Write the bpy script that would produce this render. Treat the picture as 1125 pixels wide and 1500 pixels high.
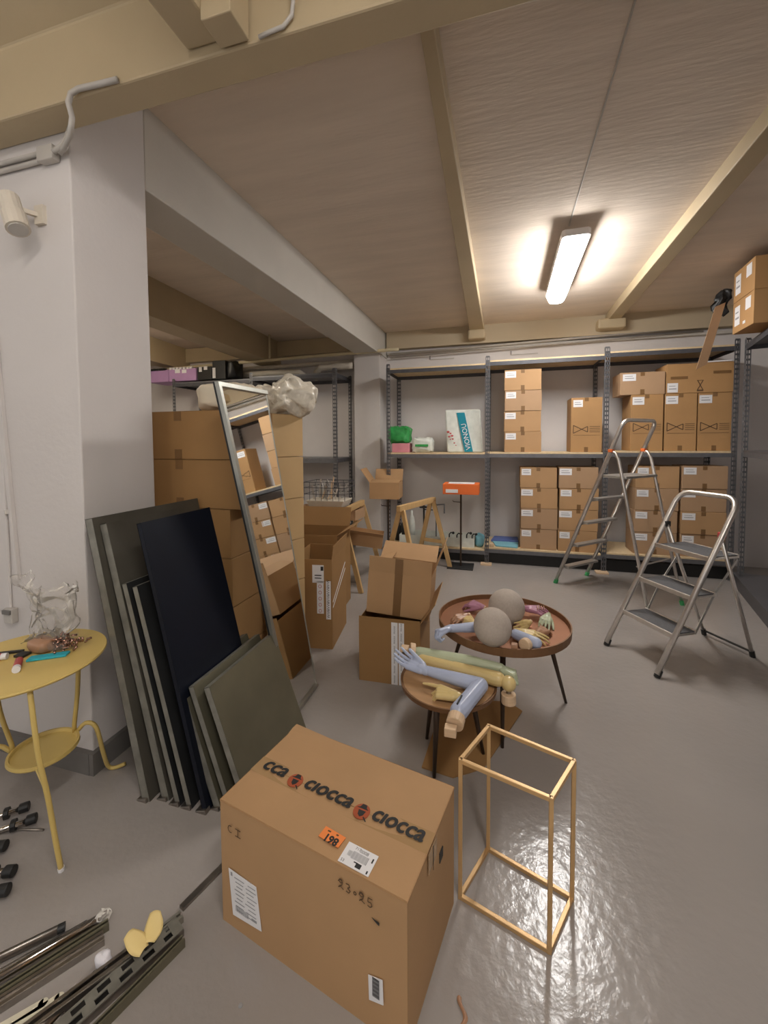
import bpy, math, random
from mathutils import Vector, Matrix, noise
random.seed(7)
PI = math.pi
for o in list(bpy.data.objects): bpy.data.objects.remove(o)
SC = bpy.context.scene
COL = SC.collection
# ------------------------------------------------------------ camera, world, exposure
cam_d = bpy.data.cameras.new('camera'); cam = bpy.data.objects.new('camera', cam_d); COL.objects.link(cam)
SC.camera = cam
F_PX, CY, YAW, PIT, ROL = 602.877, 674.685, math.radians(15.711), math.radians(2.637), math.radians(-0.333)
fw = Vector((-math.sin(YAW)*math.cos(PIT), math.cos(YAW)*math.cos(PIT), -math.sin(PIT)))
rt = Vector((math.cos(YAW), math.sin(YAW), 0)); up = rt.cross(fw)
r2 = math.cos(ROL)*rt + math.sin(ROL)*up; u2 = -math.sin(ROL)*rt + math.cos(ROL)*up
cam.matrix_world = Matrix(((r2.x, u2.x, -fw.x, 0), (r2.y, u2.y, -fw.y, 0), (r2.z, u2.z, -fw.z, 1.5), (0, 0, 0, 1)))
cam_d.sensor_fit = 'VERTICAL'; cam_d.sensor_height = 36.0
cam_d.lens = F_PX/1500*36.0
cam_d.shift_y = -(750-CY)/1500
cam_d.clip_start = .05
W = bpy.data.worlds.new('world'); SC.world = W; W.use_nodes = True
W.node_tree.nodes['Background'].inputs[0].default_value = (1.0, .95, .91, 1)
W.node_tree.nodes['Background'].inputs[1].default_value = .22
SC.view_settings.view_transform = 'Standard'; SC.view_settings.look = 'None'
SC.view_settings.exposure = 1.62; SC.view_settings.gamma = 1; SC.view_settings.use_curve_mapping = False
LIGHT_A, LIGHT_B, LIGHT_C = 23.0, 19.0, 15.0

# ------------------------------------------------------------ materials
def srgb(r, g, b):
    f = lambda c: (c/255/12.92 if c/255 <= .04045 else ((c/255+.055)/1.055)**2.4)
    return (f(r), f(g), f(b))
def mat(name, col, rough=.6, metal=0, var=.06, scale=8, bump=0, bscale=60, spec=.5, emit=0, alpha=1, trans=0, stretch=None, coat=0, sss=0):
    m = bpy.data.materials.new(name); m.use_nodes = True; nt = m.node_tree; N = nt.nodes; L = nt.links
    b = N['Principled BSDF']
    tc = N.new('ShaderNodeTexCoord'); src = tc.outputs['Object']
    if stretch:
        mp = N.new('ShaderNodeMapping'); mp.inputs['Scale'].default_value = stretch; L.new(src, mp.inputs[0]); src = mp.outputs[0]
    nz = N.new('ShaderNodeTexNoise'); nz.inputs['Scale'].default_value = scale; nz.inputs['Detail'].default_value = 5
    L.new(src, nz.inputs['Vector'])
    rp = N.new('ShaderNodeValToRGB')
    rp.color_ramp.elements[0].position = .3; rp.color_ramp.elements[1].position = .7
    rp.color_ramp.elements[0].color = tuple(max(0, c*(1-var)) for c in col)+(1,)
    rp.color_ramp.elements[1].color = tuple(min(1, c*(1+var)) for c in col)+(1,)
    L.new(nz.outputs[0], rp.inputs[0]); L.new(rp.outputs[0], b.inputs['Base Color'])
    b.inputs['Roughness'].default_value = rough; b.inputs['Metallic'].default_value = metal
    b.inputs['Specular IOR Level'].default_value = spec
    if coat: b.inputs['Coat Weight'].default_value = coat; b.inputs['Coat Roughness'].default_value = .12
    if alpha < 1: b.inputs['Alpha'].default_value = alpha
    if trans: b.inputs['Transmission Weight'].default_value = trans
    if emit:
        b.inputs['Emission Color'].default_value = (*col, 1); b.inputs['Emission Strength'].default_value = emit
    if bump:
        n2 = N.new('ShaderNodeTexNoise'); n2.inputs['Scale'].default_value = bscale; n2.inputs['Detail'].default_value = 4
        L.new(src, n2.inputs['Vector'])
        bp = N.new('ShaderNodeBump'); bp.inputs['Strength'].default_value = bump; bp.inputs['Distance'].default_value = .01
        L.new(n2.outputs[0], bp.inputs['Height']); L.new(bp.outputs[0], b.inputs['Normal'])
    return m
M = {}
M['wall'] = mat('wall_paint', (.60, .565, .545), .75, var=.03, scale=2, bump=.12, bscale=40)
M['wallback'] = mat('wall_paint_grey', (.68, .645, .63), .75, var=.04, scale=2, bump=.1, bscale=40)
M['ceil'] = mat('ceiling_paint', (.72, .62, .52), .85, var=.06, scale=1.3, bump=.36, bscale=6, stretch=(1, 6, 1))
M['ceil2'] = mat('ceiling_cream_paint', (.50, .415, .29), .85, var=.05, scale=1.3)
M['beam'] = mat('beam_cream_paint', (.48, .385, .245), .55, var=.05, scale=3, bump=.06)
M['beamw'] = mat('beam_white_paint', (.54, .51, .46), .6, var=.04, scale=3, bump=.08)
M['skirt'] = mat('grey_skirting_paint', (.16, .15, .14), .45, var=.1, scale=6)
M['floor'] = mat('grey_epoxy_floor', (.335, .305, .285), .19, var=.05, scale=1.6, bump=.22, bscale=26, spec=.42)
M['card'] = mat('cardboard', (.445, .265, .127), .75, var=.05, scale=4, bump=.05, bscale=30)
M['card2'] = mat('cardboard_light', (.42, .235, .095), .75, var=.06, scale=3, bump=.05, bscale=30)
M['card3'] = mat('cardboard_brown', (.315, .172, .062), .75, var=.07, scale=3, bump=.05, bscale=30)
M['cardp'] = mat('cardboard_pale', (.50, .335, .16), .75, var=.05, scale=3, bump=.05, bscale=30)
M['card4'] = mat('cardboard_tan', (.42, .265, .15), .75, var=.04, scale=5, bump=.04, bscale=30)
M['cardcore'] = mat('cardboard_edge', (.30, .18, .08), .85, var=.1, scale=60)
M['tape'] = mat('brown_packing_tape', (.20, .105, .04), .35, var=.05)
M['tapec'] = mat('clear_packing_tape', (.40, .25, .12), .22, var=.04)
M['paper'] = mat('white_label_paper', (.78, .77, .78), .6, var=.02)
M['ink'] = mat('black_ink', (.02, .02, .02), .6, var=.1)
M['inkb'] = mat('brown_print', (.10, .055, .025), .7, var=.1)
M['inkg'] = mat('grey_print', (.30, .30, .31), .7, var=.1)
M['orange_st'] = mat('orange_sticker', (.85, .25, .06), .6, var=.03)
M['emblem'] = mat('emblem_orange', (.36, .075, .025), .5, var=.05)
M['rack'] = mat('dark_rack_metal', (.085, .085, .095), .5, metal=.3, var=.1, scale=20)
M['rackf'] = mat('grey_rack_metal', (.17, .17, .18), .45, metal=.5, var=.1, scale=20)
M['board'] = mat('shelf_chipboard', (.66, .50, .30), .7, var=.08, scale=30)
M['alu'] = mat('brushed_aluminium', (.74, .70, .66), .36, metal=1, var=.06, scale=30)
M['aludull'] = mat('dull_aluminium', (.50, .49, .47), .45, metal=.9, var=.08, scale=20)
M['chrome'] = mat('polished_steel', (.62, .58, .54), .14, metal=1, var=.05, scale=10)
M['black'] = mat('black_plastic', (.015, .015, .015), .45, var=.1)
M['treadmat'] = mat('grey_tread', (.10, .10, .105), .75, var=.15, scale=60, bump=.3, bscale=200)
M['green'] = mat('green_foot_rubber', (.05, .35, .12), .6)
M['tray'] = mat('galvanised_grey', (.19, .175, .12), .42, metal=.55, var=.14, scale=4, bump=.03)
M['trayshade'] = mat('shaded_tray_steel', (.115, .105, .085), .5, metal=.4, var=.2, scale=4)  # tray metal darkened for the tall pair; shade between trays put into the colour
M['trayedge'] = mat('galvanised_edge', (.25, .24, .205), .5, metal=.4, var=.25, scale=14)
M['traydark'] = mat('charcoal_metal', (.022, .023, .024), .5, metal=.2, var=.2, scale=6)
M['navy'] = mat('black_navy_metal', (.004, .006, .013), .5, metal=0, var=.15, scale=5, spec=.25)
M['yellow'] = mat('mustard_yellow_metal', (.64, .47, .15), .42, var=.04, scale=5)
M['gold'] = mat('gold_frame_metal', (.58, .37, .17), .38, metal=.35, var=.06, scale=12)
M['copper'] = mat('copper_tray_metal', (.36, .165, .09), .38, metal=.45, var=.08, scale=5)
M['rust'] = mat('bronze_edge', (.20, .10, .045), .5, metal=.3, var=.1)
M['stoolwood'] = mat('brown_wood_top', (.42, .245, .12), .4, var=.12, scale=6, stretch=(1, 8, 1))
M['darkleg'] = mat('dark_bronze_leg', (.075, .05, .035), .4, metal=.5)
M['blue'] = mat('pale_blue_paint', (.42, .47, .62), .28, var=.03, spec=.6)
M['mint'] = mat('pale_green_paint', (.47, .52, .36), .28, var=.03, spec=.6)
M['ylw'] = mat('pale_yellow_paint', (.66, .50, .22), .28, var=.03, spec=.6)
M['pink'] = mat('pink_paint', (.42, .20, .28), .35, var=.05)
M['tan'] = mat('tan_paint', (.40, .22, .13), .35, var=.05)
M['wood'] = mat('pale_wood_joint', (.66, .47, .30), .5, var=.08, scale=10, stretch=(1, 1, 9))
M['wood2'] = mat('pine_wood', (.56, .36, .16), .55, var=.1, scale=8, stretch=(8, 1, 1))
M['ball'] = mat('beige_linen', (.44, .375, .32), .8, var=.05, scale=90, bump=.15, bscale=300)
M['mirror'] = mat('mirror_silver', (.86, .88, .87), .02, metal=1, var=.01)
M['silver'] = mat('silver_frame', (.40, .40, .36), .4, metal=.8, var=.1)
M['lagging'] = mat('white_pipe_lagging', (.62, .56, .47), .8, var=.08, bump=.4, bscale=14)
M['creampipe'] = mat('cream_pipe_paint', (.60, .52, .34), .5, var=.06)
M['conduit'] = mat('grey_conduit', (.48, .45, .41), .5, var=.08)
M['lamp_body'] = mat('lamp_housing', (.66, .62, .60), .45, var=.03)
M['glowA'] = mat('lit_diffuser', (1.0, .975, .945), .5, var=0, emit=LIGHT_A)
M['glowB'] = mat('lit_diffuser_rear', (1.0, .955, .91), .5, var=0, emit=LIGHT_B)
M['glowC'] = mat('lit_diffuser_left', (1.0, .90, .74), .5, var=0, emit=LIGHT_C)
M['orange'] = mat('orange_box_card', (.78, .16, .03), .5, var=.04)
M['greenpk'] = mat('green_plastic_wrap', (.04, .33, .08), .3, var=.2, scale=20)
M['pinkpk'] = mat('pink_box_card', (.72, .28, .33), .6)
M['whitepk'] = mat('white_packet', (.66, .68, .62), .45, var=.1, scale=14)
M['teal'] = mat('teal_card', (.0, .22, .30), .5)
M['red'] = mat('red_plastic', (.45, .06, .06), .4)
M['bluepk'] = mat('blue_card', (.09, .14, .38), .6)
M['sky'] = mat('sky_blue_card', (.20, .46, .55), .6)
M['turq'] = mat('turquoise_packet', (.03, .42, .52), .5)
M['purple'] = mat('lilac_card', (.46, .27, .50), .6, var=.04)
M['cream'] = mat('cream_sheet', (.70, .62, .48), .6, var=.04)
M['rivet'] = mat('copper_hooks', (.42, .24, .18), .25, metal=.8, var=.3, scale=60)
M['ypaper'] = mat('yellow_paper', (.78, .60, .25), .6, var=.05)
M['bubble'] = mat('white_foam', (.74, .72, .76), .5, var=.05)
M['creamplastic'] = mat('cream_plastic', (.66, .62, .48), .4)
M['steel_d'] = mat('worn_steel', (.30, .27, .24), .33, metal=.9, var=.2, scale=20)
M['platform'] = mat('dark_grey_laminate', (.085, .083, .09), .4, var=.06)
M['panelw'] = mat('white_panel', (.55, .52, .53), .6, var=.02)
# thin plastic film
def film(name, col, mixf, rough=.15):
    m = bpy.data.materials.new(name); m.use_nodes = True; nt = m.node_tree; N = nt.nodes; L = nt.links
    N.remove(N['Principled BSDF']); out = N['Material Output']
    t = N.new('ShaderNodeBsdfTransparent'); t.inputs[0].default_value = (.97, .96, .95, 1)
    g = N.new('ShaderNodeBsdfPrincipled'); g.inputs['Base Color'].default_value = (*col, 1); g.inputs['Roughness'].default_value = rough
    nz = N.new('ShaderNodeTexNoise'); nz.inputs['Scale'].default_value = 22; tc = N.new('ShaderNodeTexCoord'); L.new(tc.outputs['Object'], nz.inputs[0])
    bp = N.new('ShaderNodeBump'); bp.inputs['Strength'].default_value = .8; bp.inputs['Distance'].default_value = .02; L.new(nz.outputs[0], bp.inputs['Height']); L.new(bp.outputs[0], g.inputs['Normal'])
    fr = N.new('ShaderNodeFresnel'); fr.inputs[0].default_value = 1.45
    ad = N.new('ShaderNodeMath'); ad.operation = 'ADD'; ad.use_clamp = True; ad.inputs[1].default_value = mixf; L.new(fr.outputs[0], ad.inputs[0])
    mx = N.new('ShaderNodeMixShader'); L.new(ad.outputs[0], mx.inputs[0]); L.new(t.outputs[0], mx.inputs[1]); L.new(g.outputs[0], mx.inputs[2])
    L.new(mx.outputs[0], out.inputs[0]); return m
M['film'] = film('clear_plastic_film', (.72, .69, .64), .07)
M['bagfilm'] = film('milky_plastic_film', (.72, .66, .55), .80, .28)

# ------------------------------------------------------------ mesh helpers
def wm(o):
    m = o.matrix_basis.copy(); p = o.parent
    while p: m = p.matrix_basis @ m; p = p.parent
    return m
class MB:
    def __init__(s): s.v = []; s.f = []
    def add(s, vs, fs, X=None):
        n = len(s.v)
        s.v += [(X @ Vector(v)) if X else Vector(v) for v in vs]; s.f += [tuple(i+n for i in f) for f in fs]; return s
    def box(s, c, d, X=None):
        x, y, z = c; a, b, e = d[0]/2, d[1]/2, d[2]/2
        vs = [(x+i*a, y+j*b, z+k*e) for k in (-1, 1) for j in (-1, 1) for i in (-1, 1)]
        return s.add(vs, [(0, 2, 3, 1), (4, 5, 7, 6), (0, 1, 5, 4), (2, 6, 7, 3), (0, 4, 6, 2), (1, 3, 7, 5)], X)
    def bar(s, p0, p1, w, h, upv=(0, 0, 1), X=None):
        p0, p1 = Vector(p0), Vector(p1); d = p1-p0; L = d.length; d.normalize(); upv = Vector(upv)
        x = d.cross(upv)
        if x.length < 1e-4: x = d.cross(Vector((1, 0, 0)))
        x.normalize(); z = x.cross(d)
        T = Matrix(((x.x, d.x, z.x, p0.x), (x.y, d.y, z.y, p0.y), (x.z, d.z, z.z, p0.z), (0, 0, 0, 1)))
        return s.box((0, L/2, 0), (w, L, h), (X @ T) if X else T)
    def tube(s, pts, r, seg=8, X=None, closed=False):
        P = [Vector(p) for p in pts]; n = len(P); R = r if isinstance(r, (list, tuple)) else [r]*n
        t0 = (P[1]-P[0]).normalized(); a = t0.orthogonal().normalized(); vs = []; fs = []
        for i in range(n):
            t = ((P[(i+1) % n] if (closed or i < n-1) else P[i])-(P[i-1] if (closed or i > 0) else P[i])).normalized()
            a = (a-t*a.dot(t)).normalized(); b = t.cross(a)
            for k in range(seg):
                q = 2*PI*k/seg; vs.append(P[i]+(a*math.cos(q)+b*math.sin(q))*R[i])
        for i in range(n if closed else n-1):
            j = (i+1) % n
            for k in range(seg): fs.append((i*seg+k, i*seg+(k+1) % seg, j*seg+(k+1) % seg, j*seg+k))
        if not closed: fs.append(tuple(range(seg))[::-1]); fs.append(tuple((n-1)*seg+k for k in range(seg)))
        return s.add(vs, fs, X)
    def lathe(s, prof, c=(0, 0, 0), seg=32, X=None, caps=True):
        vs = []; fs = []; n = len(prof)
        for r, z in prof:
            for k in range(seg):
                q = 2*PI*k/seg; vs.append((c[0]+r*math.cos(q), c[1]+r*math.sin(q), c[2]+z))
        for i in range(n-1):
            for k in range(seg): fs.append((i*seg+k, i*seg+(k+1) % seg, (i+1)*seg+(k+1) % seg, (i+1)*seg+k))
        if caps and prof[0][0] > 1e-6: fs.append(tuple(range(seg))[::-1])
        if caps and prof[-1][0] > 1e-6: fs.append(tuple((n-1)*seg+k for k in range(seg)))
        return s.add(vs, fs, X)
    def prism(s, poly, z0, z1, X=None):
        n = len(poly); vs = [(x, y, z0) for x, y in poly]+[(x, y, z1) for x, y in poly]
        return s.add(vs, [tuple(range(n))[::-1], tuple(range(n, 2*n))]+[(i, (i+1) % n, n+(i+1) % n, n+i) for i in range(n)], X)
    def hexa(s, b, t):      # bottom four, top four corners
        return s.add(list(b)+list(t), [(3, 2, 1, 0), (4, 5, 6, 7), (0, 1, 5, 4), (1, 2, 6, 5), (2, 3, 7, 6), (3, 0, 4, 7)])
    def sphere(s, c, r, n=10, X=None, sc=(1, 1, 1)):
        vs = [(c[0], c[1], c[2]+r*sc[2])]; fs = []; seg = n*2
        for i in range(1, n):
            th = PI*i/n
            for k in range(seg):
                q = 2*PI*k/seg; vs.append((c[0]+r*sc[0]*math.sin(th)*math.cos(q), c[1]+r*sc[1]*math.sin(th)*math.sin(q), c[2]+r*sc[2]*math.cos(th)))
        vs.append((c[0], c[1], c[2]-r*sc[2])); e = len(vs)-1
        for k in range(seg): fs.append((0, 1+k, 1+(k+1) % seg)); fs.append((e, 1+(n-2)*seg+(k+1) % seg, 1+(n-2)*seg+k))
        for i in range(n-2):
            for k in range(seg): fs.append((1+i*seg+k, 1+(i+1)*seg+k, 1+(i+1)*seg+(k+1) % seg, 1+i*seg+(k+1) % seg))
        return s.add(vs, fs, X)
    def sheet(s, fn, nu, nv, th=0):     # surface fn(u,v)
        vs = [fn(i/nu, j/nv) for j in range(nv+1) for i in range(nu+1)]
        return s.add(vs, [(j*(nu+1)+i, j*(nu+1)+i+1, (j+1)*(nu+1)+i+1, (j+1)*(nu+1)+i) for j in range(nv) for i in range(nu)])
    def text(s, txt, size, X, bold=0, sx=1, align='CENTER', shear=0):
        c = bpy.data.curves.new('t', 'FONT'); c.body = txt; c.size = size; c.align_x = align; c.align_y = 'CENTER'; c.offset = bold; c.resolution_u = 3; c.shear = shear
        o = bpy.data.objects.new('t', c); me = o.to_mesh(); S = Matrix.Diagonal((sx, 1, 1, 1))
        if me and len(me.vertices):
            s.add([v.co.copy() for v in me.vertices], [tuple(p.vertices) for p in me.polygons], X @ S)
        o.to_mesh_clear(); bpy.data.objects.remove(o); bpy.data.curves.remove(c); return s
    def mesh(s, name, m, inv=None, smooth=False):
        me = bpy.data.meshes.new(name); me.from_pydata([tuple(inv @ v) if inv else tuple(v) for v in s.v], [], s.f); me.update()
        if m: me.materials.append(M[m] if isinstance(m, str) else m)
        if smooth: me.polygons.foreach_set('use_smooth', [True]*len(me.polygons))
        return me
    def build(s, name, m, parent=None, world=True, bevel=0, smooth=False, label=None, origin=None):
        inv = wm(parent).inverted() if (parent and world) else None
        if origin: inv = Matrix.Translation(-Vector(origin))
        o = bpy.data.objects.new(name, s.mesh(name, m, inv, smooth)); COL.objects.link(o)
        if parent: o.parent = parent
        if origin: o.location = origin
        if bevel:
            b = o.modifiers.new('bevel', 'BEVEL'); b.width = bevel; b.segments = 2; b.limit_method = 'ANGLE'
        if label: o['label'] = label
        return o
def tag(o, label, cat, group=None):
    o['label'] = label; o['category'] = cat
    if group: o['group'] = group
    return o
def thing(name, label, cat, loc=(0, 0, 0), rz=0, group=None):
    o = bpy.data.objects.new(name, None); o.empty_display_size = .05; COL.objects.link(o); o.location = loc; o.rotation_euler = (0, 0, rz)
    o.matrix_basis = Matrix.Translation(loc) @ Matrix.Rotation(rz, 4, 'Z')
    return tag(o, label, cat, group)
def struct(o): o['kind'] = 'structure'; return o
def loc2w(loc, rz): return Matrix.Translation(loc) @ Matrix.Rotation(rz, 4, 'Z')
def frame(o, u, v):       # plane matrix with x=u, y=v
    u = Vector(u).normalized(); v = Vector(v); v = (v-u*v.dot(u)).normalized(); n = u.cross(v); o = Vector(o)
    return Matrix(((u.x, v.x, n.x, o.x), (u.y, v.y, n.y, o.y), (u.z, v.z, n.z, o.z), (0, 0, 0, 1)))
def arc(c, r, a0, a1, n, ax='xz'):
    out = []
    for i in range(n+1):
        q = a0+(a1-a0)*i/n; A, B = r*math.cos(q), r*math.sin(q)
        out.append((c[0]+A, c[1], c[2]+B) if ax == 'xz' else ((c[0]+A, c[1]+B, c[2]) if ax == 'xy' else (c[0], c[1]+A, c[2]+B)))
    return out

def crumple(b, fn, nu, nv, amp, fr, seed=0):
    off = Vector((seed*3.1, seed*1.7, seed*.9))
    def g(u, v):
        p = Vector(fn(u, v)); n = noise.noise_vector(p*fr+off); n2 = noise.noise_vector(p*fr*2.7+off); return p+(n+n2*.5)*amp
    b.sheet(g, nu, nv)
def blob(c, sx, sy, sz, amp, fr, seed, n=14, sq=.6):
    b = MB(); seg = n*2
    def fn(u, v):
        th = PI*(.002+.996*v); q = 2*PI*u
        e = lambda x: math.copysign(abs(x)**sq, x)
        return (c[0]+sx*e(math.sin(th))*e(math.cos(q)), c[1]+sx/sx*sy*e(math.sin(th))*e(math.sin(q)), c[2]+sz*e(math.cos(th)))
    crumple(b, fn, seg, n, amp, fr, seed); return b
# ------------------------------------------------------------ the room
XP, YP0, YP1 = -1.775, 1.385, 1.78        # corner pier: right face, near face, far face
YB = 5.77                                  # back wall
def zc(y): return 3.330-.0517*y            # ceiling beyond the cross beam
def zb(y): return 2.864-.030*y             # beam soffits
K, C0 = .2485, 1.10                        # skewed right-hand rack line: x = C0 + K*y
def xr(y, off=0): return C0+K*y+off
M_fl = MB(); M_fl.add([(-6.2, -1.6, 0), (3.4, -1.6, 0), (3.4, 6.2, 0), (-6.2, 6.2, 0)], [(0, 1, 2, 3)])
struct(M_fl.build('floor', 'floor'))
b = MB(); b.hexa([(-6, YB, 0), (3.3, YB, 0), (3.3, YB+.2, 0), (-6, YB+.2, 0)], [(-6, YB, 3.2), (3.3, YB, 3.2), (3.3, YB+.2, 3.2), (-6, YB+.2, 3.2)])
struct(b.build('wall_back', 'wallback'))
y0, y1 = -1.5, YB
b = MB(); b.hexa([(xr(y0, .66), y0, 0), (xr(y0, .9), y0, 0), (xr(y1, .9), y1, 0), (xr(y1, .66), y1, 0)], [(xr(y0, .66), y0, 3.5), (xr(y0, .9), y0, 3.5), (xr(y1, .9), y1, 3.5), (xr(y1, .66), y1, 3.5)])
struct(b.build('wall_right', 'wallback'))
struct(MB().box((-6.0, 3.6, 1.7), (.2, 4.6, 3.4)).build('wall_left', 'wall'))
# big wall pier on the left: near face toward the camera, side face toward the aisle
struct(MB().box(((-5.9+XP)/2, (YP0+YP1)/2, 1.63), (XP+5.9, YP1-YP0, 3.26)).build('wall_pier', 'wall', bevel=.006))
b = MB(); b.hexa([(-6, 1.30, zc(1.3)), (3.3, 1.30, zc(1.3)), (3.3, 6, zc(6)), (-6, 6, zc(6))], [(-6, 1.30, 3.6), (3.3, 1.30, 3.6), (3.3, 6, 3.6), (-6, 6, 3.6)])
struct(b.build('ceiling', 'ceil'))
struct(MB().box((-1.4, -.15, 3.36), (9.4, 2.9, .2)).build('ceiling', 'ceil2'))
# cross beam in front of the pier, with haunch
b = MB(); b.prism([(1.262, 2.826), (1.383, 2.823), (1.383, 3.5), (1.05, 3.5), (1.05, 3.24), (1.12, 3.16), (1.262, 3.10)], -6, 3.3,
                  Matrix(((0, 0, 1, 0), (1, 0, 0, 0), (0, 1, 0, 0), (0, 0, 0, 1))))
struct(b.build('trim_1', 'beam', bevel=.008))
def ybeam(n, xa0, xb0, xa1, xb1, y0, y1, m, bev=.006, drop=None):
    f = (lambda y: zc(y)-drop) if drop else zb
    b = MB(); b.hexa([(xa0, y0, f(y0)), (xb0, y0, f(y0)), (xb1, y1, f(y1)), (xa1, y1, f(y1))],
                     [(xa0, y0, zc(y0)+.1), (xb0, y0, zc(y0)+.1), (xb1, y1, zc(y1)+.1), (xa1, y1, zc(y1)+.1)])
    return struct(b.build('trim_%d' % n, m, bevel=bev))
ybeam(2, -2.08, -1.775, -1.90, -1.565, 1.78, YB, 'beamw')
ybeam(3, -.315, -.265, -.395, -.205, 1.38, YB, 'beam', drop=.10)      # shallow joists
ybeam(4, 1.325, 1.45, 1.235, 1.37, 1.38, YB, 'beam', drop=.10)
ybeam(5, -3.70, -3.42, -3.62, -3.27, 1.78, YB, 'beam')
ybeam(6, -5.3, -5.05, -5.2, -4.95, 1.78, YB, 'beam')
# near-bay longitudinal beam with bolted steel plate
struct(MB().box((-.985, -.15, 3.06), (.14, 2.82, .40)).build('trim_7', 'beam', bevel=.01))
p = MB().box((-.86, 1.20, 2.96), (.11, .10, .27)); p.build('steel_plate', 'beam', bpy.data.objects['trim_7'], bevel=.004)
MB().tube([(-.90, 1.104, 2.90), (-.90, 1.09, 2.90)], .008).build('bolt', 'conduit', bpy.data.objects['trim_7'])
# back pier between the two racks
struct(MB().box((-1.775, 5.62, 1.352), (.376, .32, 2.704)).build('trim_8', 'wall', bevel=.006))
# upper ledge of the back wall and pale frieze strip
struct(MB().box((.6, 5.74, 2.745), (4.3, .06, .03)).build('trim_9', 'beamw'))
struct(MB().box((-3.9, 5.72, 2.92), (3.9, .10, .22)).build('trim_10', 'beam'))
struct(MB().box((.6, 5.72, 2.92), (4.3, .10, .24)).build('trim_11', 'ceil2'))
# little stub corbels at beam 4 and 3 ends
struct(MB().box((1.28, 5.62, 2.90), (.30, .2, .12)).build('trim_12', 'beam', bevel=.02))
struct(MB().box((-.30, 5.62, 2.89), (.22, .2, .12)).build('trim_13', 'beam', bevel=.02))
# skirting on the pier (painted grey band)
b = MB(); b.box(((-5.9+XP)/2, YP0-.012, .05), (XP+5.9, .024, .10)); b.box((XP+.012, (YP0+YP1)/2-.012, .05), (.024, YP1-YP0+.02, .10))
struct(b.build('baseboard_left', 'skirt'))
# fine ceiling cable running from the fixture toward the camera
def cable(name, pts, r, m, label, cat, seg=6):
    o = MB().tube(pts, r, seg).build(name, m, smooth=True, origin=pts[0]); return tag(o, label, cat)
cable('ceiling_cable', [(.50, y, zc(y)-.005) for y in (1.42, 2.0, 2.6, 3.1, 3.5)], .005, 'conduit', 'thin straight cable running across the ceiling toward the lit fixture', 'cable')
cable('bent_cable', [(-1.80, 1.365, 2.73), (-1.76, 1.35, 2.735), (-1.62, 1.27, 2.70), (-1.575, 1.245, 2.74), (-1.585, 1.24, 2.79), (-1.575, 1.243, 2.825), (-1.54, 1.247, 2.838), (-1.46, 1.25, 2.836), (-1.36, 1.252, 2.833)], .011, 'conduit', 'thick grey cable looping up from the wall conduit over the cross beam', 'cable')
cable('beam_cable', [(-.66, 1.12, 3.16), (-.645, 1.245, 2.97), (-.642, 1.247, 2.90), (-.648, 1.248, 2.86), (-.68, 1.25, 2.836), (-.73, 1.25, 2.832), (-.77, 1.252, 2.828)], .007, 'conduit', 'short grey cable running down the cross beam beside the steel plate', 'cable')
# conduits along the pier
for z, m_, lb in ((2.755, 'conduit', 'upper grey conduit running along the left pier to the corner'), (2.722, 'conduit', 'lower grey conduit running along the left pier to the corner')):
    cable('wall_conduit', [(-3.4, 1.372, z), (-1.93, 1.372, z)], .011, m_, lb, 'conduit')
t = thing('junction_box', 'small grey conduit junction box at the top corner of the left pier', 'junction box', (-1.86, 1.385, 2.70))
MB().box((-1.87, 1.365, 2.735), (.09, .036, .06)).build('case', 'conduit', t, bevel=.004)
MB().tube([(-1.84, 1.36, 2.735), (-1.79, 1.35, 2.735), (-1.755, 1.355, 2.76), (-1.74, 1.365, 2.82)], .011).build('pipe_elbow', 'conduit', t, smooth=True)
# vertical pipe + electrical box left of it
t = thing('wall_pipe', 'thin vertical cable trunking running down the left pier face', 'pipe', (-2.21, 1.385, .9))
MB().bar((-2.262, 1.376, 2.0), (-2.185, 1.376, .86), .022, .016, (0, 1, 0)).build('trunking', 'wall', t)
MB().tube([(-2.228, 1.37, 1.19), (-2.222, 1.37, 1.17)], .012).build('clip', 'conduit', t)
t = thing('wall_panel', 'flat pale cover board on the pier at the left picture edge', 'panel', (-2.45, 1.385, .70))
MB().box((-2.42, 1.378, 1.35), (.36, .014, 1.30)).build('cover', 'wall', t, bevel=.006)
t = thing('wall_socket', 'small grey socket on the pier just above the yellow table', 'socket', (-2.235, 1.385, .66))
MB().box((-2.235, 1.37, .685), (.055, .03, .07)).build('case', 'conduit', t, bevel=.004)
MB().box((-2.235, 1.353, .705), (.05, .012, .02)).build('cover', 'skirt', t, bevel=.002)
# white spotlight on the pier
t = thing('wall_spotlight', 'white cylindrical spotlight tilted down on the left pier', 'spotlight', (-2.03, 1.385, 2.55))
d = Vector((.085, -.02, -.17)).normalized(); c0 = Vector((-2.015, 1.30, 2.545))
MB().tube([c0, c0+d*.09], .038, 16).build('rear_can', 'lagging', t, smooth=False)
MB().tube([c0+d*.09, c0+d*.17], .043, 16).build('front_can', 'lagging', t)
MB().tube([c0+d*.165, c0+d*.175], .034, 16).build('lens', 'conduit', t)
MB().bar(c0+d*.05, (-1.955, 1.375, 2.50), .018, .018).box((-1.945, 1.377, 2.50), (.05, .018, .08)).build('bracket', 'lagging', t)

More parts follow.
